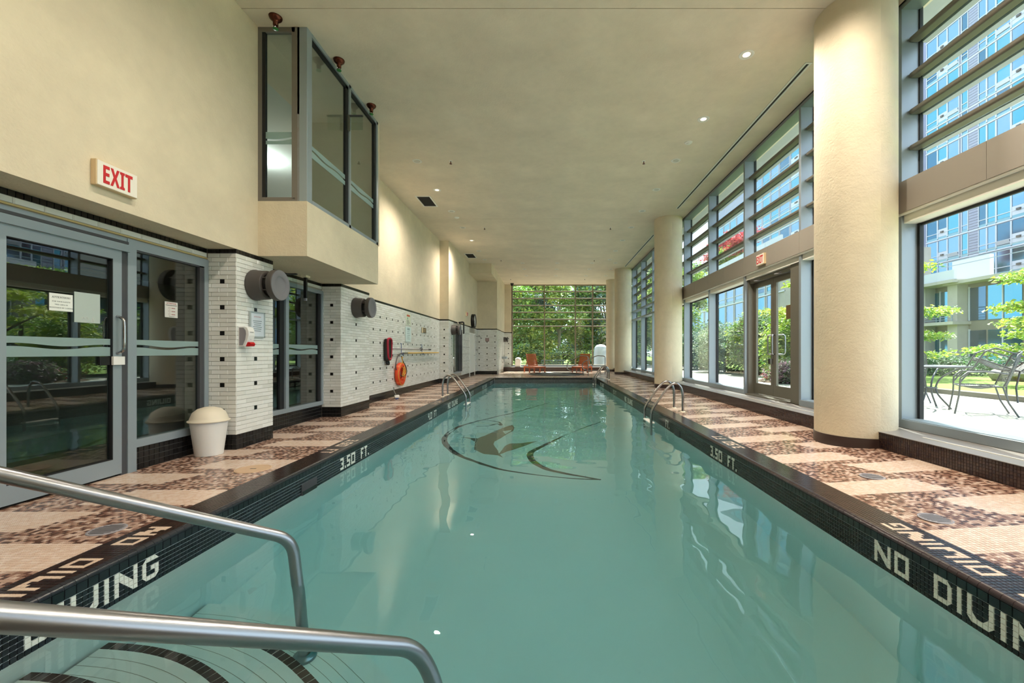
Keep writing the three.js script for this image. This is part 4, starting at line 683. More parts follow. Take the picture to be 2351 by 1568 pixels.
// ---------- ceiling fittings ----------
{
  const rows = ['recessed ceiling downlight in the row above the right deck', 'recessed ceiling downlight in the row above the left deck', 'recessed ceiling downlight in the cluster over the hot tub area', 'recessed downlight added unseen as fill over the near end of the pool'];
  const proto = thing('downlight', rows[0], 'light', 'downlights above the right deck');
  part('trim_ring', lathe([[.062, .004], [.066, -.004], [.098, -.006], [.104, 0], [.104, .004]], 32), M.lampRim, proto); part('reflector', lathe([[.064, 0], [.06, .05], [.05, .058]].map(([r, y]) => [r, y - .004]), 28), M.lampCup, proto); part('lamp', cyl(.052, .052, .006, 24).translate(0, -.003, 0), M.lampGlow, proto);
  const spots = [];
  for (let k = -3; k < 9; k++) spots.push([2.82, 6.11 + 1.69 * k, k < 2]);  // those out of view at the near end are added as fill
  for (let k = 0; k < 7; k++) spots.push([-2.89, 9.52 + 1.69 * k, k === 1 || k === 4]);
  for (const d of [20.4, 21.9, 23.8]) for (const x of [-1.2, .45, 2.1, 3.2]) spots.push([x, d, false]);
  for (const d of [.6, 2.3, 4.0]) spots.push([-1.4, d, true]);  // unseen downlights added as fill light, outside the visible ceiling
  spots.forEach(([x, d, lit], i) => {
    let o = proto; if (i) { o = proto.clone(); o.name = numbered('downlight'); scene.add(o); }
    if (!lit) o.getObjectByName('lamp').material = M.lampOff; const q = d < 5 ? 3 : d > 20 ? 2 : x < 0 ? 1 : 0; o.userData = { label: rows[q], category: 'light', group: ['downlights above the right deck', 'downlights above the left deck', 'downlights over the hot tub', 'added fill downlights over the near end'][q] };
    o.position.copy(V3(x, TOP - .001, d));
    if (!lit) return;
    const l = new THREE.SpotLight(new THREE.Color().setRGB(1, .89, .75), (d > 10 ? .9 : d < 5 ? (x < 0 ? .42 : .6) : .85) * LAMP, 0, 1.42, .7, 2); l.position.copy(V3(x, TOP - .02, d)); l.target.position.copy(V3(x, 0, d)); l.shadow.radius = 2.6; l.castShadow = true; scene.add(l, l.target);
  });
  { const g = thing('added_lounge_lamp', 'unseen round lamp added to brighten the lounge behind the bay window', 'light'); part('shade', lathe([[0, -.06], [.16, -.05], [.2, 0]], 28).translate(-6.3, TOP, -9.3), M.lampGlow, g); const l = new THREE.PointLight(new THREE.Color().setRGB(1, .95, .88), 14); l.position.copy(V3(-6.3, TOP - .1, 9.3)); l.shadow.radius = 6; l.castShadow = true; scene.add(l); }  // lamp out of view, added to lift the bay interior
  // sprinklers
  const sp = thing('ceiling_sprinkler', 'tiny bronze sprinkler head hanging from the ceiling', 'sprinkler', 'small sprinkler heads in the ceiling');
  part('plate', lathe([[0, -.004], [.035, -.004], [.04, 0]], 16), M.white, sp); part('stem', cyl(.01, .01, .05, 10).translate(0, -.052, 0), M.bronze, sp); part('deflector', cyl(.028, .028, .006, 14).translate(0, -.062, 0), M.bronze, sp);
  const ss = []; for (const d of [9.52, 14.6, 19.7, 24.8]) ss.push([-2.15, d], [2.12, d]);
  ss.forEach(([x, d], i) => { let o = sp; if (i) { o = sp.clone(); o.name = numbered('ceiling_sprinkler'); scene.add(o); } o.position.copy(V3(x, TOP, d)); });
  // window sprinklers of the bay
  const bell = (label, x, d) => { const g = thing('bay_sprinkler', label, 'sprinkler'); g.position.copy(V3(x, TOP, d)); part('bell', lathe([[.075, 0], [.078, -.006], [.07, -.03], [.045, -.055], [.03, -.07], [.03, -.11], [0, -.115]].reverse(), 28), M.bronze, g); part('frame_arm', [new THREE.TorusGeometry(.022, .005, 6, 14).translate(0, -.13, 0)], M.bronze, g); part('nozzle', lathe([[0, -.165], [.03, -.16], [.034, -.15], [.012, -.142]], 16), M.green, g); };
  bell('bronze bell sprinkler in front of the bay window near pane', -3.43, 5.42); bell('bronze bell sprinkler at the middle of the bay window side', -3.02, 6.22); bell('bronze bell sprinkler at the far end of the bay window side', -3.02, 7.36);
  for (const [x, d, label] of [[-3.39, 12.05, 'dark ceiling air grille close to the lit downlight'], [-3.39, 18.85, 'dark ceiling air grille ahead of the bulkhead']]) {
    const g = thing('air_grille', label, 'vent'); part('frame', [bx(x - .21, x + .21, TOP - .012, TOP, d - .42, d - .38), bx(x - .21, x + .21, TOP - .012, TOP, d + .38, d + .42), bx(x - .21, x - .17, TOP - .012, TOP, d - .38, d + .38), bx(x + .17, x + .21, TOP - .012, TOP, d - .38, d + .38)], M.white, g);
    part('painted_cavity', bx(x - .17, x + .17, TOP - .002, TOP, d - .38, d + .38), M.paintedHole, g); for (let i = -7; i <= 7; i++) part('slat', new THREE.BoxGeometry(.34, .012, .004).rotateX(.7).translate(x, TOP - .008, -d + i * .05), M.vent, g);  // thin plate painted dark for the shade behind the slats
  }
  for (const [a, b, label] of [[6.3, 12.65, 'long narrow slot diffuser along the ceiling edge nearest the patio window'], [15.5, 21.2, 'long narrow slot diffuser along the ceiling edge in the far hall']]) { const g = thing('slot_diffuser', label, 'diffuser'); part('flange', [bx(3.755, 3.785, TOP - .008, TOP, a, b), bx(3.825, 3.855, TOP - .008, TOP, a, b), bx(3.755, 3.855, TOP - .008, TOP, a - .03, a)], M.white, g); part('slot', bx(3.785, 3.825, TOP - .003, TOP, a, b), M.vent, g); }
  for (const [x, d, label] of [[2.83, 8.67, 'flat white smoke detector between the right downlights'], [-2.86, 13.5, 'flat white smoke detector near the ceiling joint on the left']]) { const g = thing('smoke_detector', label, 'detector'); g.position.copy(V3(x, TOP, d)); part('base', lathe([[0, -.02], [.06, -.02], [.075, -.008], [.08, 0]], 28), M.white, g); part('cap', lathe([[0, -.034], [.03, -.033], [.045, -.02]], 24), M.lampRim, g); }
  const cam = thing('dome_camera', 'dark dome camera at the ceiling corner of the far window', 'camera'); cam.position.copy(V3(-2.2, TOP, 26.4)); part('mount', cyl(.09, .11, .09, 24).translate(0, -.09, 0), M.vent, cam); part('dome', new THREE.SphereGeometry(.085, 24, 12, 0, 2 * PI, PI / 2, PI / 2).translate(0, -.09, 0), M.blackPl, cam);
}
// ---------- loungers, hot tub ----------
function lounger(label, x, d, turn, flip) {
  const g = thing('sun_lounger', label, 'lounger', null); g.position.copy(V3(x, 0, d)); g.rotation.y = turn;   // length along +x from head (0) to foot
  const put = (name, geo) => part(name, geo, M.wood, g);
  for (const s of [-1, 1]) put('side_rail', new THREE.BoxGeometry(1.9, .09, .035).translate(.95, .3, s * .32));
  for (const [px, s] of [[.1, -1], [.1, 1], [1.0, -1], [1.0, 1], [1.78, -1], [1.78, 1]]) put('leg', new THREE.BoxGeometry(.07, .3, .05).translate(px, .15, s * .32));
  for (let i = 0; i < 13; i++) put('seat_slat', new RoundedBoxGeometry(.07, .02, .66, 1, .005).translate(.78 + i * .09, .355, 0));
  const c = Math.cos(1.05), sn = Math.sin(1.05);
  for (const s of [-1, 1]) put('back_rail', new THREE.BoxGeometry(.82, .04, .03).translate(.41, 0, 0).rotateZ(PI - 1.05).translate(.72, .36, s * .29));
  for (let i = 0; i < 10; i++) { const u = .05 + i * .083; put('back_slat', new RoundedBoxGeometry(.068, .02, .62, 1, .005).rotateZ(PI - 1.05).translate(.72 - u * c, .36 + u * sn, 0)); }
  put('back_prop', [new THREE.BoxGeometry(.5, .03, .03).rotateZ(.95).translate(.3, .55, .26), new THREE.BoxGeometry(.5, .03, .03).rotateZ(.95).translate(.3, .55, -.26)]);
  put('cross_bar', new THREE.BoxGeometry(.05, .05, .62).translate(1.85, .3, 0));
}
lounger('wooden slatted sun lounger with raised back, left of the tub rails', -1.15, 25.98, -1.18);
lounger('wooden slatted sun lounger with raised back, behind the tub rails', 2.35, 25.98, -1.95);
{
  const g = thing('hot_tub', 'round sunken hot tub with dark tiled rim', 'hot tub'), x = .45, d = 22.95;
  part('rim', lathe([[1.2, -.35], [1.2, .03], [1.23, .05], [1.44, .05], [1.48, .03], [1.48, -.02]], 64).translate(x, 0, -d), M.tubRim, g); part('tub_water', cyl(1.2, 1.2, .01, 64).translate(x, -.02, -d), M.tubWater, g);
  for (const [s, label] of [[0, 'steel grab rail at the left side of the tub steps'], [1, 'steel grab rail at the right side of the tub steps']]) {
    const r = thing('tub_rail', label, 'handrail'), q = s * .95; part('rail', pipe([[2.02 + q, .0, 21.6 + s * .75], [2.02 + q, .98, 21.6 + s * .75], [1.62 + q, 1.0, 21.9 + s * .75], [1.0 + q * .9, .62, 22.3 + s * .75], [.98 + q * .9, .3, 22.3 + s * .75], [1.2 + q * .9, .2, 22.2 + s * .75], [1.8 + q, .2, 21.75 + s * .75], [1.8 + q, .0, 21.75 + s * .75]], .022, .12, 10), M.steel, r);
    part('flange', lathe([[.025, .02], [.05, .005], [.05, 0]], 16).translate(2.02 + q, 0, -21.6 - s * .75), M.steel, r); part('flange', lathe([[.025, .02], [.05, .005], [.05, 0]], 16).translate(1.8 + q, 0, -21.75 - s * .75), M.steel, r);
  }
}
// ================= OUTSIDE =================
const GY = .24;
{
  const p = thing('patio', 'pale concrete patio outside the right windows', null, null, 'structure');
  for (let i = 0; i < 18; i++) for (let j = 0; j < 2; j++) part('patio_slab', bx(4.62 + j * 2.14, 6.755 + j * 2.14, GY - .2, GY, -6 + i * 2.1, -3.905 + i * 2.1), M.patio, p);
  part('kerb', bx(8.9, 9.12, GY - .2, GY + .1, -6, 34), M.concDark, p);
  const l = thing('lawn', 'sunlit grass lawn beyond the patio kerb', null, null, 'structure'); part('grass_bed', bx(9.12, 28, GY - .2, GY + .05, -12, 80), M.grass, l); part('grass_bed', bx(-20, 9.12, -.4, 0, 28.6, 80), M.grass, l);
  part('path', bx(-6, 9.12, -.3, .05, 27.15, 28.6), M.concrete, l); part('ground_bed', bx(28, 160, GY - .2, GY, -30, 200), M.concDark, l); part('ground_bed', bx(-60, 28, -.5, -.02, 80, 200), M.grass, l);
}
// leaves
const leafGeo = (() => { const g = []; for (let i = 0; i < 7; i++) { const s = rr(.7, 1.25), q = new THREE.BufferGeometry(); q.setAttribute('position', new THREE.Float32BufferAttribute([0, 0, 0, .5, .12, .28, 1, 0, 0, 0, 0, 0, 1, 0, 0, .5, .12, -.28], 3)); q.setAttribute('uv', new THREE.Float32BufferAttribute(new Float32Array(12), 2)); q.scale(.16 * s, .16 * s, .16 * s); q.rotateX(rr(-.8, .8)); q.rotateZ(rr(-.7, .5)); q.rotateY(rr(0, 6.28)); q.translate(rr(-.14, .14), rr(-.08, .08), rr(-.14, .14)); q.computeVertexNormals(); g.push(q); } return merged(g); })();
// clumps of leaves inside soft blobs [x, y, d, rx, ry, rz]
function foliage(parent, blobs, n, cols, size = 1, shell = .55, name = 'foliage') {
  const o = new THREE.InstancedMesh(leafGeo, M.leaf, n), mm = new THREE.Matrix4(), q = new THREE.Quaternion(), e = new THREE.Euler(), vol = blobs.map((b) => b[3] * b[4] * b[5]), sum = vol.reduce((a, b) => a + Math.cbrt(b) ** 2, 0);
  for (let k = 0; k < n; k++) {
    let r = rnd() * sum, i = 0; while (i < blobs.length - 1 && (r -= Math.cbrt(vol[i]) ** 2) > 0) i++;
    const b = blobs[i], th = rr(0, 2 * PI), cz = rr(-1, 1), rad = shell + (1 - shell) * rnd() + rr(-.06, .1), sx = Math.sqrt(1 - cz * cz);
    e.set(rr(-.5, .5), rr(0, 6.28), rr(-.5, .5)); const s = size * rr(.7, 1.35);
    mm.compose(V3(b[0] + b[3] * rad * sx * Math.cos(th), b[1] + b[4] * rad * cz, b[2] + b[5] * rad * sx * Math.sin(th)), q.setFromEuler(e), new THREE.Vector3(s, s, s)); o.setMatrixAt(k, mm);
    o.setColorAt(k, pick(cols).clone().multiplyScalar(rr(.8, 1.15)));
  }
  o.name = name; o.userData.kind = 'stuff'; parent.add(o); return o;
}
const gYel = [C(0xc2d045), C(0xb0c83e), C(0xd6da66), C(0x98b838)], gMid = [C(0x76a63c), C(0x88b246), C(0x629438), C(0xa2c24c), C(0xc4cf52)], gDark = [C(0x3f6a3c), C(0x4c7a48), C(0x2f5a3a), C(0x628c50)], gRed = [C(0xc8384a), C(0xb02a44), C(0xd85a60)], gGrey = [C(0x7d9a78), C(0x98ae84), C(0x66866a), C(0xaebb8c)], gBlue = [C(0x4f7f74), C(0x44706f), C(0x6a9a80)], gPink = [C(0xc9a0b0), C(0xb48aa0), C(0x8aa070), C(0x6f8c62)];
function tree(name, label, x, d, h, crown, n, cols, o = {}) {
  const t = thing(name, label, 'tree', o.group), y0 = o.y ?? GY, r = o.trunk ?? .1;
  part('trunk', spline([[x, y0, d], [x + rr(-.1, .1), y0 + h * .4, d + rr(-.1, .1)], [x + rr(-.2, .2), y0 + h * .8, d]], (u) => r * (1 - .6 * u), 12, 8), o.bark ?? M.bark, t);
  for (const b of crown.slice(0, 6)) part('branch', spline([[x, y0 + h * .35, d], [(x + b[0]) / 2, (y0 + h * .45 + b[1]) / 2 - .1, (d + b[2]) / 2], [b[0], b[1], b[2]]], (u) => r * .45 * (1 - .7 * u), 8, 6), o.bark ?? M.bark, t);
  foliage(t, crown, n, cols, o.size ?? 1, o.shell ?? .5); return t;
}
const layers = (x, d, y0, y1, r, n) => Array.from({ length: n }, (_, i) => { const a = i * 2.4, q = r * (.35 + .5 * rnd()) * (1 - .35 * i / n); return [x + q * Math.cos(a), y0 + (y1 - y0) * i / (n - 1), d + q * Math.sin(a), r * rr(.45, .6) * (1 - .3 * i / n), (y1 - y0) / n * .42, r * rr(.45, .6) * (1 - .3 * i / n)]; });
tree('maple_tree', 'yellow green layered maple behind the patio table', 13.0, 10.4, 3.1, layers(13.0, 10.4, 1.0, 3.3, 2.3, 11), 1900, gYel.concat(gMid.slice(0, 2)), { size: .8 });
tree('maple_tree', 'yellow green layered maple hidden behind the thick column', 11.8, 16.4, 3.4, layers(11.8, 16.4, 1.1, 4.4, 2.6, 12), 2000, gYel.concat(gMid), { size: .8 });
tree('maple_tree', 'bright maple seen through the top of the double doors', 8.4, 12.6, 3.2, layers(8.4, 12.8, 2.2, 4.0, 1.5, 8), 1000, gYel, { size: .7 });
function bush(label, x, d, rx, ry, cols, n, size = .8, name = 'garden_bush') { const t = thing(name, label, 'bush'); const bl = [[x, GY + ry * .95, d, rx, ry, rx]]; for (let i = 0; i < 5; i++) bl.push([x + rr(-.6, .6) * rx, GY + ry * rr(.7, 1.7), d + rr(-.6, .6) * rx, rx * rr(.35, .6), ry * rr(.25, .45), rx * rr(.35, .6)]); part('stem', [cyl(.06, .04, ry, 8).translate(x, GY, -d)], M.bark, t); foliage(t, bl, n, cols, size, .6); }
bush('grey green tall shrub behind the left door leaf', 8.6, 17.6, 1.2, 1.25, gGrey.concat(gMid), 1500);
bush('grey green shrub mass outside the middle low window', 8.3, 20.2, 1.4, 1.2, gGrey, 1500);
bush('dense green shrub behind the right door leaf', 8.2, 14.6, .95, 1.15, gMid.concat(gYel), 1300);
bush('low pink leaved shrub at the foot of the double doors', 7.2, 12.9, .45, .38, gPink, 600, .55);
bush('pale green shrub outside the window beyond the doors', 8.4, 23.6, 1.4, 1.1, gGrey.concat(gBlue), 1300);
bush('dark hedge below the townhouse balconies', 15.5, 17.5, 2.2, .42, gDark, 1500, .7, 'garden_hedge');
bush('dark hedge behind the lawn boulders', 18, 13.6, 2.4, .45, gDark, 1500, .7, 'garden_hedge');
{
  const t = thing('conifer', 'small bright cone shaped conifer in the flower bed', 'shrub'); part('stem', cyl(.04, .02, .5, 8).translate(7.9, GY, -13.4), M.bark, t); foliage(t, [[7.9, GY + .35, 13.4, .26, .3, .26], [7.9, GY + .7, 13.4, .2, .3, .2], [7.9, GY + 1.0, 13.4, .11, .25, .11]], 700, gYel, .4, .5);
  const f = thing('flower_bed', 'low bed of pink flowers and leaves round the conifer', 'flowers'); part('soil', lathe([[0, .08], [.9, .06], [1, 0]].reverse(), 20).translate(7.7, GY, -13.6), M.soil, f); foliage(f, [[7.3, GY + .22, 13.6, .5, .25, .5], [8.2, GY + .2, 13.0, .5, .25, .5], [7.8, GY + .2, 14.2, .6, .25, .5]], 900, gMid.concat(gPink, gPink, gRed), .45, .4);
}
// trees beyond the far window
const farTrees = [[-6, 34, 8, gMid], [-3.2, 32.5, 7, gMid], [-1.2, 36, 9, gMid], [.8, 33, 7.5, gYel.concat(gMid)], [2.6, 36, 9, gMid], [4.6, 33.5, 8, gBlue.concat(gMid)], [6.8, 35, 8, gMid], [9.5, 33, 8, gMid], [8.2, 29.8, 6, gYel.concat(gMid)], [11.5, 37, 9, gDark.concat(gMid)], [-4.6, 39, 11, gDark], [0, 41, 11, gDark.concat(gBlue)], [4.4, 41, 11, gDark.concat(gBlue)], [9, 42, 11, gDark.concat(gBlue)]];
farTrees.forEach(([x, d, h, cols], i) => {
  const bl = Array.from({ length: 9 }, () => [x + rr(-1.5, 1.5), h * rr(.2, .95), d + rr(-1.2, 1.2), rr(.9, 1.6), rr(.7, 1.3), rr(.9, 1.6)]);
  tree('leafy_tree', ['leafy green tree outside the far window wall', 'tall dark tree in the back row beyond the far window'][i >= 10 ? 1 : 0], x, d, h, bl, 1500, cols, { y: 0, trunk: .16, size: 1.5, shell: .35, group: i >= 10 ? 'dark trees in the back row' : 'leafy trees outside the far window', bark: i % 3 === 0 ? M.barkLight : M.bark });
});
{ const s = thing('garden_shrub_row', 'low leafy shrubs along the path outside the far window', 'shrubs', null, 'stuff'); foliage(s, Array.from({ length: 14 }, (_, i) => [-4 + i * .75, .5 + rr(0, .7), 30 + rr(-.4, .6), .6, .6, .6]), 2600, gMid.concat(gBlue, gYel), 1.0, .4); }
{ const f = thing('garden_gate', 'grey metal garden fence beyond the far window', 'fence'); part('top_rail', bx(-.45, 1.2, .62, .66, 29.2, 29.24), M.rail, f); part('bottom_rail', bx(-.45, 1.2, .12, .15, 29.2, 29.24), M.rail, f); for (let i = 0; i < 16; i++) part('picket', bx(-.44 + i * .108, -.42 + i * .108, .05, .64, 29.2, 29.24), M.rail, f); const p = thing('garden_lamp', 'dark lamp post among the trees', 'lamp post'); part('post', cyl(.05, .04, 1.3, 10).translate(1.05, 0, -30.2), M.blackPl, p); part('hood', lathe([[0, .1], [.3, .04], [.36, 0]].reverse(), 20).translate(1.35, 1.0, -30.2), M.drum, p); }
{ const s = thing('distant_hedge', 'tall dark hedge closing the view behind the far trees', 'hedge', null, 'stuff'); foliage(s, Array.from({ length: 26 }, (_, i) => [-16 + i * 1.4, rr(1, 3.6), 46 + rr(-1, 1), 1.5, 1.4, 1.2]), 3600, gDark.concat(gBlue, gMid.slice(0, 2)), 2.2, .3); }
// boulders
for (const [x, d, s, label] of [[14.6, 13.4, .62, 'large grey boulder on the lawn'], [15.75, 13.1, .36, 'smaller grey boulder leaning beside the large boulder'], [16.9, 13.0, .45, 'flat grey boulder at the end of the boulder group']]) { const g = new THREE.IcosahedronGeometry(s, 3), p = g.attributes.position; for (let i = 0; i < p.count; i++) { const v = new THREE.Vector3().fromBufferAttribute(p, i), k = .82 + .22 * Math.sin(v.x * 7 + s * 9) * Math.cos(v.z * 6) + .1 * Math.sin(v.y * 11); p.setXYZ(i, v.x * k * 1.25, Math.max(-.1, v.y * k * .75), v.z * k); } g.computeVertexNormals(); tag(part('boulder', g.translate(x, GY + .15, -d), M.rock), label, 'boulder'); }
// ---------- patio furniture ----------
function wireChair(label, x, d, turn, tilt, y, lean = 0) {
  const g = thing('patio_chair', label, 'chair'); g.position.copy(V3(x, y, d)); g.rotation.set(tilt, turn, lean, 'YXZ');
  const S = .26; // seat half width; chair faces +z
  const net = (f, nu, nv, r) => { const out = []; for (let i = 0; i <= nu; i++) { const p = []; for (let j = 0; j <= nv; j++) p.push(f(i / nu, j / nv)); out.push(sweep(p, r, 4)); } for (let j = 0; j <= nv; j++) { const p = []; for (let i = 0; i <= nu; i++) p.push(f(i / nu, j / nv)); out.push(sweep(p, r, 4)); } return out; };
  const fs = (u, v) => new THREE.Vector3((u - .5) * 2 * S * (1 - .12 * (1 - v)), .43 - .05 * Math.sin(PI * u) * Math.sin(PI * v), -.22 + .46 * v), fb = (u, v) => { const w = (1 - .35 * v * v) * S; return new THREE.Vector3((u - .5) * 2 * w, .44 + .46 * v, -.23 - .16 * v - .07 * (1 - Math.pow(2 * u - 1, 2))); };
  part('seat', net(fs, 20, 18, .0034), M.mesh, g); part('backrest', net(fb, 20, 18, .0034), M.mesh, g);
  const edge = []; for (let i = 0; i <= 20; i++) { const a = i / 20; edge.push(a < .35 ? fb(0, a / .35) : a < .65 ? fb((a - .35) / .3, 1).add(new THREE.Vector3(0, .05 * Math.sin((a - .35) / .3 * PI), 0)) : fb(1, 1 - (a - .65) / .35)); } part('back_frame', sweep(edge, .011, 7), M.wire, g);
  part('seat_frame', sweep([fs(0, 0), fs(0, 1), fs(.5, 1.06), fs(1, 1), fs(1, 0)].map((p) => p.clone()), .011, 7), M.wire, g);
  for (const s of [-1, 1]) { part('arm_rest', sweep([new THREE.Vector3(s * .25, .62, -.28), new THREE.Vector3(s * .29, .65, -.1), new THREE.Vector3(s * .3, .64, .16), new THREE.Vector3(s * .29, .55, .24)], .012, 7), M.wire, g); part('front_leg', sweep([new THREE.Vector3(s * .29, .55, .24), new THREE.Vector3(s * .27, .3, .25), new THREE.Vector3(s * .27, 0, .3)], .012, 7), M.wire, g); part('rear_leg', sweep([new THREE.Vector3(s * .24, .44, -.22), new THREE.Vector3(s * .24, .2, -.28), new THREE.Vector3(s * .26, 0, -.38)], .012, 7), M.wire, g); }
}
wireChair('black wire mesh patio chair standing on the paving', 6.62, 6.62, -2.2, 0, GY);
wireChair('black wire mesh patio chair tipped onto another chair', 6.75, 6.72, -2.2, -.42, GY + .34, .05);
wireChair('black wire mesh patio chair on the far side of the table', 6.9, 8.4, 3.0, 0, GY);
{ const t = thing('patio_table', 'black wire mesh patio table beside the stacked chairs', 'table'); const x = 6.5, d = 7.35; const net = []; for (let i = -11; i <= 11; i++) { const q = i * .047, h = Math.sqrt(.3 - q * q); net.push(pipe([[x + q, GY + .7, d - h], [x + q, GY + .7, d + h]], .004, .01, 4), pipe([[x - h, GY + .702, d + q], [x + h, GY + .702, d + q]], .004, .01, 4)); } part('table_top', net, M.mesh, t); part('top_rim', new THREE.TorusGeometry(.55, .014, 8, 48).rotateX(PI / 2).translate(x, GY + .7, -d), M.wire, t); for (let i = 0; i < 4; i++) { const a = i * PI / 2 + .5, c = Math.cos(a), s = Math.sin(a); part('leg', spline([[x + .42 * c, GY + .69, d + .42 * s], [x + .16 * c, GY + .5, d + .16 * s], [x + .1 * c, GY + .3, d + .1 * s], [x + .3 * c, GY, d + .3 * s]], .014, 20, 7), M.wire, t); } part('leg_ring', new THREE.TorusGeometry(.11, .009, 6, 24).rotateX(PI / 2).translate(x, GY + .34, -d), M.wire, t); }
// ---------- the apartment tower across the lawn ----------
function facade(o) {      // bays along d on the plane x = o.x, facing the hall; bays: [d0, d1, kind]
  const t = thing(o.name, o.label, 'building', null), x = o.x, F = o.floor;
  part('wall', bx(x + .05, x + 14, GY, o.top, o.d0, o.d1), o.wall ?? M.facade, t);
  let shown = 0;
  for (let k = o.k0; k < o.k1; k++) {
    const y = o.y0 + k * F;
    part('floor_band', bx(x - .06, x + .1, y - .22, y - .08, o.d0, o.d1), M.facadeW, t);
    for (const [a, b, kind] of o.bays) {
      if (kind === 'siding') { for (let i = 0; i < 9; i++) part('siding_board', bx(x - .05, x + .06, y + i * F / 9, y + (i + .88) * F / 9, a, b), M.siding, t); continue; }
      const p = rnd() < .45 ? M.paneT : rnd() < .6 ? M.paneB : M.paneD, ac = kind === 'ac';
      const fr = part('window_frame', [bx(x - .09, x + .05, y, y + F - .3, a, a + .07), bx(x - .09, x + .05, y, y + F - .3, b - .07, b), bx(x - .09, x + .05, y + .62, y + .7, a + .07, b - .07)], M.facadeW, t);
      part('window_pane', bx(x - .03, x + .05, y + (ac ? 1.1 : .7), y + F - .3, a + .07, b - .07), p, fr);
      if (ac) { part('vent_panel', bx(x - .05, x + .05, y + .2, y + 1.08, a + .07, b - .07), M.facadeW, t); part('vent_hood', bx(x - .22, x - .05, y + .6, y + .8, a + (b - a) * .35, a + (b - a) * .6), M.drum, t); }
      else part('lower_pane', bx(x - .03, x + .05, y + .22, y + .62, a + .07, b - .07), p, fr);
      part('spandrel', bx(x - .04, x + .05, y - .08, y + .2, a + .07, b - .07), M.spand, t);
      if (kind === 'hopper' && k % 2) part('open_sash', new THREE.BoxGeometry(.04, .42, b - a - .16).rotateZ(.5).translate(x - .16, y + .45, -(a + b) / 2), M.facadeW, t);
    }
  }
  return t;
}
facade({ name: 'apartment_tower', label: 'blue glass apartment tower with lavender siding strip across the lawn', x: 46.5, d0: 30, d1: 52.9, top: 52, floor: 2.72, y0: 9.2, k0: -1, k1: 13, bays: [[51.3, 52.8, ''], [50.05, 51.3, 'ac'], [48.6, 50.05, 'hopper'], [47.55, 48.35, ''], [46.5, 47.5, 'siding'], [45.55, 46.45, ''], [44.6, 45.55, ''], [43.15, 44.6, 'hopper'], [41.7, 43.15, 'ac'], [40.2, 41.7, ''], [38.6, 40.2, ''], [37, 38.6, ''], [35.4, 37, 'ac']] });
const dist = facade({ name: 'distant_tower', label: 'pale distant apartment tower with white balconies', x: 47.5, d0: 64, d1: 99, top: 62, floor: 2.85, y0: 12, k0: -2, k1: 14, bays: [[64.5, 67, ''], [67.5, 69.5, ''], [70, 73, 'ac'], [73.5, 77, ''], [77.5, 80, ''], [80.5, 84, 'ac'], [84.5, 88, ''], [88.5, 91.5, ''], [92, 95, ''], [95.5, 98.5, '']] });
facade({ name: 'grey_tower', label: 'third apartment tower furthest behind the roof terrace', x: 47.5, d0: 104, d1: 128, top: 40, floor: 2.9, y0: 12, k0: -2, k1: 9, bays: [[104.5, 108, ''], [108.5, 112, ''], [112.5, 116, 'ac'], [116.5, 120, ''], [120.5, 124, ''], [124.5, 127.5, '']] });
{
  const b = dist; for (let k = -1; k < 13; k++) { const y = 11.9 + k * 2.85; part('balcony_slab', bx(45.4, 47.4, y - .2, y, 65, 69.5), M.facadeW, b); part('balcony_front', bx(45.4, 45.46, y, y + .9, 65, 69.5), M.spand, b); }
}
const block = facade({ name: 'garden_block', label: 'low teal glazed block with planted roof terrace', x: 22.5, d0: 41, d1: 78, top: 11.2, floor: 3.1, y0: 1.0, k0: 0, k1: 3, wall: M.concrete, bays: Array.from({ length: 14 }, (_, i) => [42 + i * 2.5, 44.2 + i * 2.5, '']) });
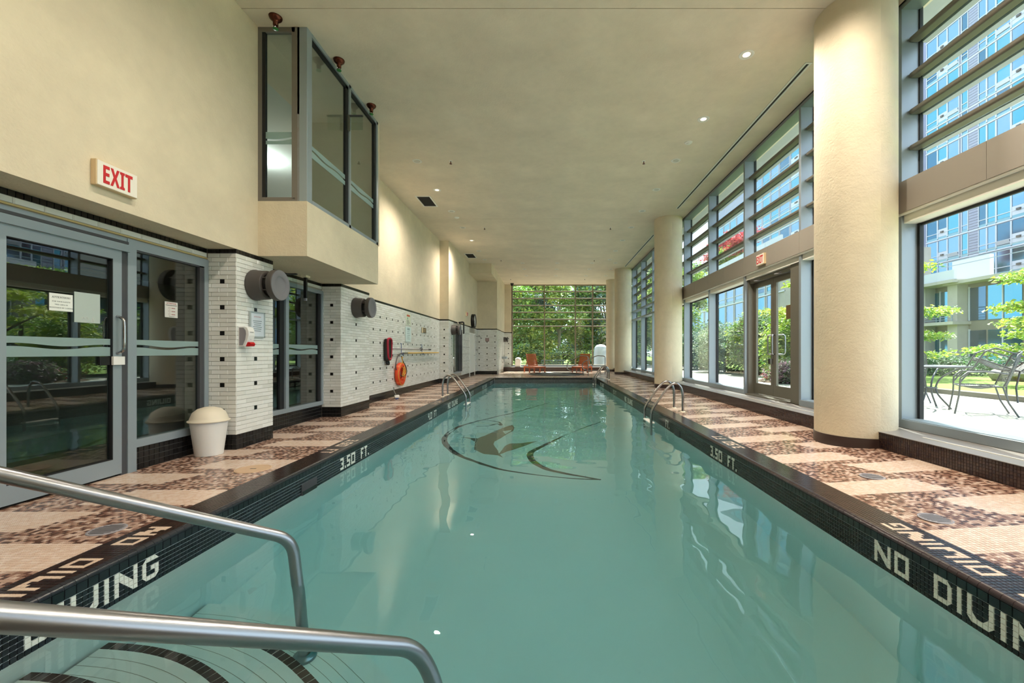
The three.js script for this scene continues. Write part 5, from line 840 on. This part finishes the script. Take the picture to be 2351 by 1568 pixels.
{
  const p = block; for (let i = 0; i < 12; i++) part('parapet_panel', bx(22.2, 22.4, 11.2, 12.4, 41 + i * 3, 43.96 + i * 3), M.facadeW, p);
  const R = (label, x, y, d, r, cols, n) => { const t = thing('terrace_tree', label, 'tree'); part('trunk', cyl(.12, .06, y - 11.2, 8).translate(x, 11.22, -d), M.bark, t); foliage(t, [[x, y, d, r, r * .7, r], [x + r * .5, y + r * .5, d - r * .5, r * .7, r * .5, r * .7], [x - r * .3, y - r * .4, d + r * .7, r * .7, r * .4, r * .8]], n, cols, 2.2, .2); };
  R('red leaved maple on the roof terrace', 25, 16.2, 62, 2.3, gRed, 420); R('small red leaved maple by the terrace parapet', 24.5, 15.0, 54.5, 1.7, gRed, 300); R('yellow green round shrub on the roof terrace', 24, 13.9, 57.5, 1.7, gYel.concat(gMid), 450); R('grey green shrub at the end of the terrace', 24, 13.2, 66, 1.8, gGrey, 350);
}
// townhouse with balconies
{
  const t = thing('townhouse', 'concrete townhouse with balconies and teal patio windows', 'building'), x = 29;
  part('wall', bx(x + .9, x + 8, GY, 6.1, 22, 40.5), M.concDark, t);
  for (const [y, a, b, p] of [[6.1, 30.2, 40.6, 1.2], [6.0, 22, 31.4, .8], [3.15, 30.4, 40.6, 1.0]]) part('slab', bx(x - p + .6, x + 8, y, y + .22, a, b), M.concrete, t);
  for (const d of [30.6, 33.2, 37.5, 25]) part('pier', bx(x + .1, x + .9, GY, 6.1, d, d + .75), M.concrete, t);
  for (let i = 0; i < 8; i++) for (const y of [.4, 3.4]) { const a = 22.6 + i * 2.25; part('patio_window', bx(x + .86, x + .95, y, y + 2.3, a, a + 1.1), i % 3 ? M.paneT : M.paneD, t); part('patio_window', bx(x + .86, x + .95, y, y + 2.3, a + 1.16, a + 2.1), M.paneT, t); part('window_bar', bx(x + .8, x + .96, y, y + 2.4, a + 1.1, a + 1.16), M.facadeW, t); }
  for (let i = 0; i < 5; i++) part('balcony_rail', bx(x - .36, x - .33, 3.5 + i * .18, 3.53 + i * .18, 30.4, 40.5), M.rail, t); part('balcony_top_rail', bx(x - .38, x - .3, 4.38, 4.43, 30.4, 40.5), M.rail, t); for (let i = 0; i < 9; i++) part('balcony_post', bx(x - .37, x - .32, 3.37, 4.4, 30.5 + i * 1.24, 30.54 + i * 1.24), M.rail, t);
  part('terrace_parapet', [bx(x - .5, x - .3, 6.3, 7.0, 30.2, 40.6), bx(x + 2, x + 2.3, 6.3, 8.1, 30.2, 33)], M.facadeW, t); for (let i = 0; i < 3; i++) part('terrace_rail', bx(x - .46, x - .42, 7.25 + i * .3, 7.29 + i * .3, 24, 40.6), M.rail, t);
}
scene.traverse((o) => { if (o.isMesh) { o.castShadow = true; o.receiveShadow = true; } });
renderer.render(scene, camera);
